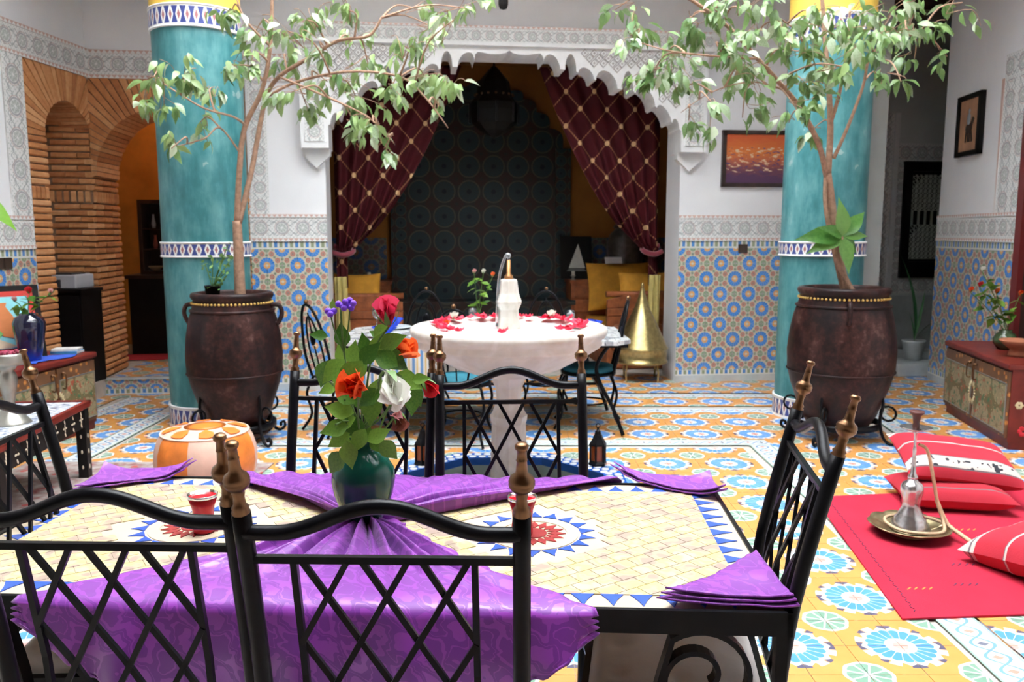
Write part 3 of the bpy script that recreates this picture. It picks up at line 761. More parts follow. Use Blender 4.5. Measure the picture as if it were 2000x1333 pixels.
def m_leaf(name, a, b, trans=.25, rough=.4):
    m = MatB(name); f = m.noise(14, 2) * .5 + m.rnd() * .6; c = m.ramp(f, [(.25, a), (.8, b)]); m.color(c).set(rough=rough)
    t = m.nt.nodes.new('ShaderNodeBsdfTranslucent'); m.nt.links.new(c, t.inputs[0]); mx = m.nt.nodes.new('ShaderNodeMixShader'); mx.inputs[0].default_value = trans
    out = [n for n in m.nt.nodes if n.type == 'OUTPUT_MATERIAL'][0]
    m.nt.links.new(m.b.outputs[0], mx.inputs[1]); m.nt.links.new(t.outputs[0], mx.inputs[2]); m.nt.links.new(mx.outputs[0], out.inputs[0]); return m.mat
MT['leaf'] = m_leaf('rose_leaf', (.045, .14, .015), (.20, .36, .045)); MT['stem'] = simple('green_stem', (.10, .20, .04), .5)

# ------------------------------------------------------------------ iron chairs round the mosaic table
def finial_mesh():
    pr = [(.0001, 0), (.0165, 0), (.0180, .004), (.0145, .008), (.0170, .012), (.0120, .018), (.0105, .032), (.0125, .040), (.0110, .044), (.0190, .050), (.0235, .056), (.0250, .061), (.0230, .063), (.0250, .066), (.0225, .073), (.0140, .079),
          (.0115, .084), (.0095, .104), (.0110, .106), (.0095, .108), (.0085, .124), (.0125, .127), (.0130, .132), (.0095, .136), (.0001, .137)]
    return MB().lathe([(r_*.9, z_) for r_, z_ in pr], 16).mesh('finial', MT['brass'])
FIN = finial_mesh(); CWID = .476
def cushion_fn(w_, d_, h_, tx=3, ty=3):
    def fn(u, v):
        x, y = u*2-1, v*2-1; e = (1-abs(x)**6)*(1-abs(y)**6)
        tuft = 0
        for i in range(tx):
            for j in range(ty):
                cx, cy = -1+2*(i+.5)/tx, -1+2*(j+.5)/ty; tuft += math.exp(-((x-cx)**2+(y-cy)**2)/.018)
        return (x*w_/2*(1-.03*abs(y)**4), y*d_/2*(1-.03*abs(x)**4), h_*(e**.45) - .016*min(1, tuft)*e)
    return fn
def make_chair(label, cush=True):
    t = thing('dining_chair', label, 'chair', group='iron lattice chairs round the mosaic table')
    hw = CWID/2; m = MT['iron']
    post_path = lambda sx: [(sx*hw, -.225, 0), (sx*hw, -.215, .25), (sx*hw, -.215, .46), (sx*hw, -.245, .75), (sx*hw, -.321, 1.090)]
    for sx in (-1, 1):
        p = MB().tube(smooth_path(post_path(sx), 4), .0165, 10).build('post', m, t)
        f = inst(FIN, 'finial', p, (sx*hw, -.321, 1.088), (R(13), 0, 0)); f['label'] = 'turned brass finial'
    yb = lambda z: -.245 - .08*(z-.75)/.355 if z > .75 else -.215 - .03*(z-.46)/.29
    pts = []
    for i in range(33):
        u = -1+2*i/32; rise = .5*(1+math.cos(PI*max(-1, min(1, u/.78))))
        z = 1.052 + .052*rise; pts.append((u*hw, yb(z)-.002, z))
    MB().tube(pts, .0135, 10).build('top_rail', m, t)
    MB().bar((-hw, yb(1.0), 1.0), (hw, yb(1.0), 1.0), .013, .013).build('rail', m, t)
    MB().bar((-hw, yb(.53), .53), (hw, yb(.53), .53), .013, .013).build('rail', m, t)
    ix = .157
    for sx in (-1, 1): MB().bar((sx*ix, yb(.53), .53), (sx*ix, yb(.76), .76), .012, .012, up=(0, 1, 0)).bar((sx*ix, yb(.755), .755), (sx*ix, yb(1.0), 1.0), .012, .012, up=(0, 1, 0)).build('upright', m, t)
    zb_, zt_ = .535, .995; sl = 1.80; per = 2*ix/3
    for k in range(-6, 9):
        for sg in (1, -1):
            x0 = -ix + k*per + per*.12; segs = []
            # line from the top rail going down: x = x0 + sg*(zt - z)/sl
            za, zb2 = zt_, zb_
            xs = lambda z: x0 + sg*(zt_-z)/sl
            if sg == 1: z_in = [z for z in (zt_, zt_-(-ix-x0)*sl) if True]; lo_z = max(zb_, zt_-(ix-x0)*sl); hi_z = min(zt_, zt_-(-ix-x0)*sl)
            else:
                x0 = -ix + k*per + per*.88; lo_z = max(zb_, zt_-(x0+ix)*sl); hi_z = min(zt_, zt_-(x0-ix)*sl)
            if hi_z - lo_z < .02: continue
            mb = MB(); zs = [hi_z] + ([.755] if lo_z < .75 < hi_z else []) + [lo_z]
            for a, b in zip(zs, zs[1:]): mb.bar((xs(a), yb(a)+.004*sg, a), (xs(b), yb(b)+.004*sg, b), .011, .008, up=(0, 1, 0))
            mb.build('lattice_bar', m, t)
    sf = MB()
    for a, b in (((-hw, -.215), (hw, -.215)), ((-hw, .215), (hw, .215)), ((-hw, -.215), (-hw, .215)), ((hw, -.215), (hw, .215))): sf.bar((*a, .45), (*b, .45), .022, .022)
    sf.build('seat_frame', m, t)
    for sx in (-1, 1): MB().bar((sx*hw, .215, 0), (sx*hw, .215, .45), .022, .022).build('leg', m, t)
    for sx in (-1, 1): MB().bar((sx*hw, -.215, .2), (sx*hw, .215, .2), .012, .012).build('stretcher', m, t)
    c = MB().grid(cushion_fn(.45, .42, .055), 30, 30); c.grid(lambda u, v: ((1-u)*.45-.225, v*.42-.21, 0), 1, 1)
    o = c.build('seat_cushion', MT['cushion'], t, loc=(0, 0, .46)); o['label'] = 'tufted white cotton cushion'
    return t
def place(t, top, rz):            # top: world point midway between the finials
    M = Matrix.Rotation(rz, 3, 'Z'); q = M @ Vector((0, -.345, 0)); t.location = (top[0]-q.x, top[1]-q.y, 0); t.rotation_euler = (0, 0, rz)
ch0 = make_chair('black iron chair seen from behind in the middle of the front row')
place(ch0, (-.222, 1.322), R(-1.3))
for lab, top, rz in (('black iron chair seen from behind, nearest the bottom left corner', (-.735, 1.385), R(-1.8)),
                     ('black iron lattice chair on the far side, left behind the flower vase', (-.505, 2.80), R(180-5)),
                     ('black iron lattice chair on the far side, in front of the fountain pedestal', (-.005, 2.755), R(180+3)),
                     ('black iron lattice chair at the right end of the mosaic table', (.755, 1.945), R(81)),
                     ('black iron lattice chair at the left end, cut by the left picture edge', (-1.425, 2.17), R(-88))):
    c = copy_tree(ch0); c['label'] = lab; place(c, top, rz)

# ------------------------------------------------------------------ mosaic table
TC = Vector((-.385, 2.197, 0)); TR = R(-2.9); TW, TD, TZ = 2.03, .925, .75
tb = thing('mosaic_table', 'long dining table with cream and blue mosaic top on scrolled black iron legs', 'table', TC, TR)
MB().box(-TW/2+.006, TW/2-.006, -TD/2+.006, TD/2-.006, TZ-.03, TZ-.006).build('tabletop', MT['cream'], tb)
f = MB(); hw, hd = TW/2, TD/2
f.box(-hw, hw, -hd, -hd+.012, TZ-.055, TZ-.001); f.box(-hw, hw, hd-.012, hd, TZ-.055, TZ-.001); f.box(-hw, -hw+.012, -hd, hd, TZ-.055, TZ-.001); f.box(hw-.012, hw, -hd, hd, TZ-.055, TZ-.001)
f.build('table_frame', MT['iron'], tb)
BRD = .072; iw, ih = hw-.012-BRD, hd-.012-BRD
tri = MB().slab([(-.026, 0), (.026, 0), (.010, -.030), (0, -.058), (-.010, -.030)], -.004, .0); tri_me = tri.mesh('blue_piece', MT['blue_t'])
def edge_tris(a, b, n, rot):
    for i in range(n):
        t = (i+.5)/n; x, y = a[0]+(b[0]-a[0])*t, a[1]+(b[1]-a[1])*t
        inst(tri_me, 'mosaic_piece', tb, (x, y, TZ-.0035), (0, 0, rot))
edge_tris((-iw, -ih), (iw, -ih), 28, 0); edge_tris((-iw, ih), (iw, ih), 28, PI); edge_tris((-iw, -ih), (-iw, ih), 12, -PI/2); edge_tris((iw, -ih), (iw, ih), 12, PI/2)
ROS = [(-.505, 0.005), (.445, .0)]
dia = MB().slab([(0, .038), (.0125, .060), (0, .088), (-.0125, .060)], -.004, 0).mesh('red_piece', MT['red_t']); btr = MB().slab([(-.021, .128), (.021, .128), (.008, .150), (0, .170), (-.008, .150)], -.004, 0).mesh('blue_piece', MT['blue_t'])
disc = MB().lathe([(.036, -.004), (.036, 0), (.0001, 0)], 20, cap=False, sm=False).mesh('red_disc', MT['red_t']); ring = MB().lathe([(.092, -.004), (.092, -.0005), (.122, -.0005), (.122, -.004)], 32, cap=False, sm=False).mesh('cream_ring', MT['cream'])
for cx, cy in ROS:
    inst(disc, 'mosaic_piece', tb, (cx, cy, TZ-.0035)); inst(ring, 'mosaic_ring', tb, (cx, cy, TZ-.0035))
    for k in range(16): inst(dia, 'mosaic_piece', tb, (cx, cy, TZ-.0035), (0, 0, k*PI/8))
    for k in range(18): inst(btr, 'mosaic_piece', tb, (cx, cy, TZ-.0035), (0, 0, k*PI/9))
PW, PH = .060, .047; pa = R(36)
piece = MB().slab([(-PW/2+.001, -PH/2+.001), (PW/2-.001, -PH/2+.001), (PW/2-.001, PH/2-.001), (-PW/2+.001, PH/2-.001)], -.004, 0)
piece.xf(Matrix.Shear('XY', 4, (0, 0)) if False else Matrix.Identity(4)); piece_me = piece.mesh('cream_piece', MT['mosaic'])
cm = MB(); pcs = []
for i in range(-32, 33):
    for j in range(-32, 33):
        lx, ly = (i + (.5 if j % 2 else 0))*PW, j*PH
        cs, sn = math.cos(pa), math.sin(pa)
        C4 = []
        for dx, dy in ((-1, -1), (1, -1), (1, 1), (-1, 1)):
            px_, py_ = lx+dx*(PW/2-.001), ly+dy*(PH/2-.001); C4.append((px_*cs-py_*sn, px_*sn+py_*cs, 0, 0))
        x, y = lx*cs-ly*sn, lx*sn+ly*cs
        if any(math.hypot(c[0]-rx, c[1]-ry) < .174 for c in C4 for rx, ry in ROS): continue
        inside = all(abs(c[0]) < iw-.002 and abs(c[1]) < ih-.002 for c in C4)
        if inside: pcs.append((x, y))
        else:
            q = C4
            for a, b in (((-iw, -ih), (iw, -ih)), ((iw, -ih), (iw, ih)), ((iw, ih), (-iw, ih)), ((-iw, ih), (-iw, -ih))):
                q = clip(q, a, b, True) if q else q
            if q: cm.slab([(c[0], c[1]) for c in q], TZ-.0075, TZ-.0035)
def vis(p):
    x, y = p; return (1.5 if x > .30 else 1.0 if x < -.45 else .2) - abs(y)*.1
pcs.sort(key=vis, reverse=True)
for n_, (x, y) in enumerate(pcs):
    if n_ < 290: inst(piece_me, 'mosaic_tile', tb, (x, y, TZ-.0035), (0, 0, pa))
    else:
        k0 = len(cm.v); cm.v += []
        cs, sn = math.cos(pa), math.sin(pa)
        cm.slab([(x+(dx*(PW/2-.001))*cs-(dy*(PH/2-.001))*sn, y+(dx*(PW/2-.001))*sn+(dy*(PH/2-.001))*cs) for dx, dy in ((-1, -1), (1, -1), (1, 1), (-1, 1))], TZ-.0075, TZ-.0035)
cmo = cm.build('mosaic_field', MT['mosaic'], tb); cmo['kind'] = 'stuff'
# scrolled legs of flat bar
def scroll_leg():
    pts = []
    for i in range(40):                                             # inner spiral out to the big loop, in (x, z) with the loop under the top
        a = -2.2*PI + i/39*2.9*PI; r = .028 + .080*min(1, i/26); pts.append((r*math.cos(a), 0, TZ-.055-.112 + r*math.sin(a)))
    ex = pts[-1]; pts += [(-.10, 0, .50), (-.05, 0, .42), (.02, 0, .34), (.05, 0, .22), (.0, 0, .10), (-.08, 0, .03), (-.14, 0, .012)]
    pts = smooth_path(pts[:40], 1)[:-1] + smooth_path([pts[39]] + pts[40:], 6)
    mb = MB(); P = [Vector(p) for p in pts]
    for i in range(len(P)):
        t = (P[min(i+1, len(P)-1)] - P[max(i-1, 0)]).normalized(); nn = Vector((-t.z, 0, t.x))*.006
        for s1, s2 in ((-1, -1), (1, -1), (1, 1), (-1, 1)): mb.v.append(tuple(P[i] + nn*s1 + Vector((0, .017*s2, 0))))
        if i:
            k = 4*(i-1)
            for a in range(4): b = (a+1) % 4; mb.face((k+a, k+b, k+4+b, k+4+a))
    mb.face((3, 2, 1, 0)); k = len(mb.v)-4; mb.face((k, k+1, k+2, k+3)); return mb.mesh('leg', MT['iron'])
LEG = scroll_leg()
for sx, sy, rz in ((1, -1, 0), (1, 1, 0), (-1, -1, PI), (-1, 1, PI)):
    inst(LEG, 'leg', tb, (sx*(hw-.19), sy*(hd-.035), 0), (0, 0, rz))
    MB().bar((sx*(hw-.02), sy*(hd-.02), 0), (sx*(hw-.02), sy*(hd-.02), TZ-.05), .025, .025).build('corner_post', MT['iron'], tb)
for sx in (-1, 1): MB().bar((sx*(hw-.19), -hd+.03, .03), (sx*(hw-.19), hd-.03, .03), .02, .02).build('stretcher', MT['iron'], tb)
MB().bar((-hw+.19, 0, .10), (hw-.19, 0, .10), .02, .02).build('stretcher', MT['iron'], tb)

# ------------------------------------------------------------------ gathered purple cloth
def fold_z(s, t, seed):
    a = 0
    for k, (fr_, am) in enumerate(((7, 1.0), (12, .7), (19, .45))): a += am*math.sin(2*PI*fr_*s + seed*1.7 + k*2.1 + 1.2*math.sin(3*s*PI+seed))
    return a
cl = MB(); TM = Matrix.Translation(TC) @ Matrix.Rotation(TR, 4, 'Z'); TMI = TM.inverted()
cc = TMI @ Vector((-.409, 2.205, 0))
FL, FRt = TMI @ Vector((-1.09, 1.77, 0)), TMI @ Vector((.165, 1.70, 0))
def front(u, v):                                                   # u across, v from the gather to the hem
    s = u; L0 = 1.0; HANG = .23
    ex = FL.x + (FRt.x-FL.x)*s; ey = -hd-.012
    reach = abs(ey-cc.y); tot = reach + HANG; tv = v*tot*1.0
    sc_edge = .010*abs(math.sin(PI*26*s)) * (1 if v > .98 else 0)
    side = .022*abs(math.sin(PI*11*v))*(max(0, (u-.97)/.03) - max(0, (.03-u)/.03))
    w0 = .035; gx = cc.x + (s-.5)*2*w0
    bulge = math.sin(PI*s)**.5
    if tv < reach:
        q = tv/reach; sp = q**(.72 + .55*abs(s-.5)*2)
        x = gx + (ex-gx)*sp + side; y = cc.y - .02 + (ey-cc.y+.02)*(q if abs(s-.5) < .46 else q**1.15)
        am = .024*math.exp(-((q-.22)/.30)**2) + .010*(1-q)*(.5+s)
        z = TZ + .009 + am*(1.2+fold_z(s, q, 1))*.5 + .004*mnoise.noise(Vector((x*9, y*9, 1)))
        if q > .93: z -= .006*(q-.93)/.07
        return (x, y, max(z, TZ+.003))
    h = tv-reach; end = 1-.80*abs(2*s-1)**4
    h *= end
    y = ey - .014 - .012*fold_z(s*.55, 1, 2)*min(1, h/.15) - .02*min(1, h/.1)
    x = ex + side + .02*math.sin(s*21)*h/HANG
    return (x, y, TZ-.002-h+ (sc_edge if v > .98 else 0))
BL_, BR_ = TMI @ Vector((-1.0, 2.655, 0)), TMI @ Vector((.36, 2.60, 0))
def back(u, v):
    s = u; ex = BL_.x + (BR_.x-BL_.x)*s; ey = hd+.010; reach = ey-cc.y; HANG = .16; tv = v*(reach+HANG); gx = cc.x + (s-.5)*.07
    if tv < reach:
        q = tv/reach; sp = q**(.62+.3*abs(s-.5)*2); x = gx+(ex-gx)*sp; y = cc.y+.02+(ey-cc.y-.02)*q**.9
        am = .020*math.exp(-((q-.25)/.35)**2) + .009
        z = TZ+.009+am*(1.2+fold_z(s, q, 4))*.5 + .006*mnoise.noise(Vector((x*7, y*7, 3)))
        return (x, y, max(z, TZ+.003))
    h = tv-reach; return (ex, ey+.012+.008*fold_z(s*.6, 1, 3)*min(1, h/.1), TZ+.004-h)
def middle(u, v):
    a = 2*PI*u; r = .10*v; return (cc.x+r*math.cos(a)*1.15, cc.y+r*math.sin(a)*.6, TZ+.007+.004*math.sin(9*a)*v)
def cloth_grid(fn, nu, nv):
    k = len(cl.v); k2 = len(cl.f); cl.grid(fn, nu, nv)
    for i in range(k2, len(cl.f)): cl.uv[i] = tuple((cl.v[j][0], cl.v[j][1]+ (TZ-cl.v[j][2])*(-1 if fn is front else 0)) for j in cl.f[i])
cloth_grid(front, 150, 64); cloth_grid(back, 140, 40); cloth_grid(middle, 36, 3)
tag(cl.build('purple_cloth', MT['damask'], loc=TC, rz=TR, solid=.003), 'purple damask cloth gathered under the green vase and hanging over the front', 'tablecloth')

def napkin(name, label, corners, loc, rz, curl, layers=1, seed=0):
    """folded cloth: corners a, b, c of a triangle in local coordinates; the b-c hem is scalloped; curl lifts corners"""
    a, b, c = [Vector((*p, 0)) for p in corners]; mb = MB()
    for l in range(layers):
        def fn(u, v):
            e = b + (c-b)*v; p = a + (e-a)*(u*(1 - .028*abs(math.sin(PI*9*v))*(u > .97)))
            z = .006 + l*.009 + .004*mnoise.noise(Vector((p.x*14+seed, p.y*14, l))) + .003*math.sin(v*7+seed)*u
            z += curl[0]*max(0, 1-u*3.2)**2 + curl[1]*(u**4)*max(0, 1-v*3.2)**2 + curl[2]*(u**4)*max(0, v*3.2-2.2)**2
            q = p - (p - (a+b+c)/3)*.05*l
            return (q.x, q.y, max(z, .003))
        k2 = len(mb.f); mb.grid(fn, 26, 26)
        for i in range(k2, len(mb.f)): mb.uv[i] = tuple((mb.v[j][0], mb.v[j][1]) for j in mb.f[i])
    return tag(mb.build(name, MT['damask'], loc=loc, rz=rz, solid=.004), label, 'napkin', 'folded purple napkins on the mosaic table')
def nap(label, pts, curl, layers, seed):
    o = sum((Vector((*p, 0)) for p in pts), Vector())/3
    napkin('napkin', label, [(p[0]-o.x, p[1]-o.y) for p in pts], (o.x, o.y, TZ), 0, curl, layers, seed)
nap('purple damask napkin folded into a triangle on the front right table corner', [(.622, 1.695), (.615, 1.985), (.315, 1.715)], (.006, .004, .012), 3, 1)
nap('purple damask napkin with curled ends on the far right table corner', [(.655, 2.64), (.655, 2.425), (.325, 2.655)], (.02, .035, .045), 2, 2)
nap('purple damask napkin on the far left table corner beside the orange pouf', [(-1.395, 2.745), (-1.06, 2.70), (-1.375, 2.50)], (.02, .045, .01), 2, 3)

# ------------------------------------------------------------------ vase, glasses
def at(px, py, Y):                                                    # point seen at (px, py) of the 2000 x 1333 picture, at depth Y
    a = (px-1000)/1614; b = -(py-666.5)/1614; p = R(7.45); dy = math.cos(p)+b*math.sin(p); dz = -math.sin(p)+b*math.cos(p); t = Y/dy
    return Vector((a*t, Y, 1.56+dz*t))
VB = Vector((-.409, 2.205, TZ+.014))
gv = MatB('green_glaze'); gv.color(gv.mix(gv.noise(6, 3), (.003, .045, .032), (.004, .08, .052))).set(rough=.10, spec=.4)
vs = [(.0001, 0), (.044, 0), (.048, .006), (.062, .035), (.080, .085), (.0875, .125), (.084, .155), (.068, .182), (.044, .200), (.034, .212), (.031, .236), (.036, .244), (.032, .244), (.027, .232), (.028, .208), (.0001, .19)]
tag(MB().lathe(vs, 40).build('vase', gv.mat, loc=VB), 'glossy dark green ceramic vase holding roses on the mosaic table', 'vase')
rg = MatB('red_glass'); rg.color((.75, .012, .025)).set(rough=.12, trans=.35, ior=1.45)
sv = simple('silvered_glass', (.75, .72, .68), .12, .95, var=.25, scale=30)
def glass(loc, label):
    t = thing('tea_glass', label, 'glass', loc, 0, 'red tea glasses on the mosaic table')
    MB().lathe([(.0001, 0), (.026, 0), (.029, .003), (.030, .02), (.027, .042), (.030, .070), (.0395, .100), (.0375, .100)], 28).build('cup', rg.mat, t)
    MB().lathe([(.040, .098), (.0405, .106), (.0385, .106), (.029, .072), (.025, .042), (.027, .02), (.0001, .012)], 28).build('silver_lining', sv, t)
glass((-.846, 2.185, TZ-.003), 'red tea glass with silver rim on the left mosaic star'); glass((.028, 2.165, TZ-.003), 'red tea glass with silver rim on the right mosaic star, behind a finial')
# ------------------------------------------------------------------ flowers in the green vase
def leaf_mesh(L, W, mat, fold=.25, droop=.2, name='leaf', n=4):
    """ovate pointed leaf: stalk end at the origin, blade along +y"""
    mb = MB(); prof = [0, .55, .95, 1, .86, .58, .26, 0] if n > 4 else [0, .72, 1, .62, 0]
    m = len(prof)-1
    for i, p in enumerate(prof):
        t = i/m; z = -droop*L*t*t
        for s in (-1, 0, 1): mb.v.append((s*p*W/2, t*L, z + abs(s)*p*W/2*fold))
    for i in range(m):
        for s in (0, 1): a = 3*i+s; mb.face((a, a+1, a+4, a+3), 0, None, True)
    return mb.mesh(name, mat)
LF = leaf_mesh(1, .62, MT['leaf'], .22, .15, n=8)
def aim(d, roll=0):
    """euler that sends local +y to d and keeps local +z as high as can be"""
    d = Vector(d).normalized(); up = Vector((0, 0, 1)) if abs(d.z) < .97 else Vector((0, -1, 0))
    x = d.cross(up).normalized(); z = x.cross(d); M = Matrix((x, d, z)).transposed() @ Matrix.Rotation(roll, 3, 'Y'); return M.to_euler()
def petal_mesh(name, mat):
    mb = MB()
    def fn(u, v):
        a = (u-.5)*2.1; w_ = math.sin(min(1, v*1.25)*PI/2)**.8; r = .30+.16*v + .16*v**6
        return (r*math.sin(a*w_*.75), -r*math.cos(a*w_*.75)+.30, v*.95*(1-.22*abs(u-.5)**2*4))
    mb.grid(fn, 6, 6); return mb.mesh(name, mat)
def m_petal(name, a, b): return m_leaf(name, a, b, .3, .55)
PM = dict(pink=petal_mesh('petal', m_petal('pink_petal', (.62, .015, .06), (.80, .06, .14))), orange=petal_mesh('petal', m_petal('orange_petal', (.80, .06, .012), (.88, .20, .04))),
          white=petal_mesh('petal', m_petal('white_petal', (.78, .80, .66), (.86, .86, .80))), red=petal_mesh('petal', m_petal('red_petal', (.55, .01, .015), (.75, .03, .05))),
          brown=petal_mesh('petal', m_petal('wilted_petal', (.20, .05, .03), (.30, .10, .06))), blush=petal_mesh('petal', m_petal('blush_petal', (.75, .30, .30), (.82, .5, .48))))
SEPAL = leaf_mesh(1, .3, MT['stem'], .3, .5, 'sepal')
rr = random.Random(11)
def bloom(parent, c, size, d, col, n=14, openness=1.0):
    """rose bloom of single petals round the axis d"""
    b = thing('bloom', '', ''); del b['label']; del b['category']
    b.name = 'bloom'; b.parent = parent; b.location = c - parent.location; e = aim(d); b.rotation_euler = e
    for i in range(n):
        lay = i/n; a = i*2.4; tilt = (.05 + .85*lay*openness)
        s = size*(.45 + .55*lay); r0 = size*.10*lay
        M = Matrix.Rotation(a, 3, 'Y') @ Matrix.Translation((0, 0, 0)).to_3x3()
        # petal: its height runs along local y of the bloom
        base = Matrix(((1, 0, 0), (0, 0, 1), (0, -1, 0)))
        Rm = Matrix.Rotation(a, 3, 'Y') @ Matrix.Rotation(-tilt, 3, 'X') @ base
        p = Matrix.Rotation(a, 3, 'Y') @ Vector((0, 0, r0))
        o = inst(PM[col], 'petal', b, p, Rm.to_euler(), s)
    for i in range(4):
        a = i*PI/2; Rm = Matrix.Rotation(a, 3, 'Y') @ Matrix.Rotation(R(60), 3, 'X'); inst(SEPAL, 'sepal', b, (0, 0, 0), Rm.to_euler(), size*.6)
    return b
def stem(parent, pts, r=.003, mat=None):
    return MB().tube([tuple(Vector(p) - parent.location) for p in smooth_path(pts, 5)], r, 6).build('stem', mat or MT['stem'], parent)
MOUTH = VB + Vector((0, 0, .235)); GRP = 'flowers in the green vase'
def leaf_at(parent, px, py, L, ang, Y, face=.5):
    """leaf whose middle is seen at (px, py); ang: direction of its tip in the picture (0 right, 90 up)"""
    a = R(ang); d = Vector((math.cos(a), rr.uniform(-.35, .15), math.sin(a))).normalized(); c = at(px, py, Y) - d*L*.5
    z = Vector((0, -1, .25+face*.5)); z = (z - d*z.dot(d)).normalized(); x = d.cross(z); M = Matrix((x, d, z)).transposed()
    return inst(LF, 'leaf', parent, c - parent.location, M.to_euler(), L)
def flower(name, label, cat, px, py, Y, size, d, col, n, via, leaves=(), openness=1):
    t = thing(name, label, cat, MOUTH, 0, GRP); c = at(px, py, Y); dv = Vector(d).normalized()
    if col: bloom(t, c - dv*size*.35, size, d, col, n, openness)
    stem(t, [MOUTH - Vector((rr.uniform(-.015, .015), rr.uniform(-.015, .015), .16)), MOUTH + Vector((rr.uniform(-.015, .015), 0, .0))] + [at(*v) for v in via] + [c - dv*size*.35])
    for l in leaves: leaf_at(t, *l)
    return t
flower('rose', 'tall pink-red rose bud standing highest in the vase', 'rose', 757, 615, 2.16, .092, (-.1, -.15, 1), 'pink', 9, [(712, 800, 2.18), (728, 690, 2.17)], [(738, 670, .065, 65, 2.17), (650, 595, .03, 90, 2.2), (742, 592, .035, 110, 2.2)], .45)
flower('rose', 'open orange rose low in the bouquet with a pale leaf across it', 'rose', 693, 756, 2.02, .088, (-.15, -.9, .35), 'orange', 16, [(700, 830, 2.14)], [(720, 778, .075, 215, 2.05), (650, 725, .085, 225, 2.1), (683, 740, .11, 235, 2.03)])
flower('rose', 'open orange rose at the right edge of the bouquet', 'rose', 787, 684, 2.20, .085, (.5, -.4, .5), 'orange', 14, [(730, 790, 2.17), (755, 730, 2.2)], [(766, 667, .085, 30, 2.15), (750, 700, .085, 150, 2.13), (772, 705, .09, -35, 2.15)])
flower('rose', 'drooping white rose in the middle of the bouquet', 'rose', 764, 752, 2.0, .120, (.25, -.55, -.60), 'white', 12, [(735, 800, 2.12), (742, 735, 2.1), (757, 726, 2.07)], [(797, 745, .09, -20, 2.12), (722, 690, .08, 50, 2.14), (745, 645, .06, 40, 2.2)], .6)
flower('rose', 'small red rose nodding to the right of the bouquet', 'rose', 837, 755, 2.12, .062, (.5, -.2, -.6), 'red', 10, [(740, 820, 2.15), (795, 755, 2.14), (828, 742, 2.13)], [(815, 775, .06, -70, 2.15), (822, 740, .05, 10, 2.1)], .7)
flower('rose', 'wilted brownish rose hanging behind the white one', 'rose', 778, 818, 2.2, .065, (.3, -.1, -1), 'brown', 8, [(735, 850, 2.19), (765, 785, 2.2)], [(805, 790, .07, -95, 2.2)], .3)
flower('rose', 'faded blush rose tucked low at the right of the bouquet', 'rose', 773, 812, 2.12, .04, (.2, -.6, .3), 'blush', 7, [(730, 860, 2.17)], [(760, 880, .075, -50, 2.13), (740, 850, .07, 30, 2.12)])
st = flower('statice', 'purple statice with tiny flower heads at the left of the bouquet', 'flower', 665, 600, 2.17, .01, (0, 0, 1), None, 0, [(690, 800, 2.17), (672, 690, 2.17)], [(622, 655, .05, 170, 2.2), (668, 655, .07, 95, 2.18)])
vio = simple('statice_violet', (.20, .06, .62), .7, var=.3)
for (px, py) in ((645, 614), (652, 608), (640, 608), (668, 598), (674, 590), (683, 587), (680, 597), (690, 593), (672, 602), (661, 594), (686, 602)):
    c = at(px, py, 2.17 + rr.uniform(-.01, .01)); MB().ball((0, 0, 0), .009, 7, 5).build('floret', vio, st, loc=c - st.location)
stem(st, [at(672, 690, 2.17), at(655, 650, 2.17), at(646, 618, 2.17)], .002); stem(st, [at(672, 690, 2.17), at(680, 640, 2.17), at(684, 602, 2.17)], .002)
gf = thing('greenery', 'leafy green rose stems spilling over the lip of the vase', 'leaves', MOUTH, 0, GRP)
for (px, py, L, ang, Y) in ((655, 905, .09, 235, 2.08), (682, 890, .085, -80, 2.05), (652, 838, .085, 190, 2.08), (662, 800, .09, 165, 2.1), (670, 825, .08, 200, 2.12), (690, 830, .09, 120, 2.12), (725, 800, .10, -95, 2.03), (700, 862, .08, -120, 2.06),
                            (672, 770, .085, 140, 2.1), (632, 732, .09, 250, 2.12), (690, 690, .08, 80, 2.2), (712, 672, .07, 100, 2.22), (668, 690, .075, 100, 2.22), (735, 760, .08, 70, 2.14), (705, 720, .07, 60, 2.18), (740, 870, .075, -40, 2.15), (690, 860, .08, 160, 2.16),
                            (715, 850, .08, 80, 2.16), (760, 665, .05, 20, 2.24), (738, 655, .06, 150, 2.24), (640, 760, .06, 200, 2.16), (660, 860, .08, 210, 2.1), (705, 780, .08, 100, 2.2), (660, 735, .07, 120, 2.2)):
    leaf_at(gf, px, py, L*.92, ang, Y+.03)
for (px, py, Y) in ((655, 830, 2.1), (632, 735, 2.14), (705, 690, 2.2), (672, 780, 2.12), (740, 800, 2.16)): stem(gf, [MOUTH - Vector((0, 0, .1)), MOUTH, (MOUTH + at(px, py, Y))/2 + Vector((0, 0, .03)), at(px, py, Y)], .0025)

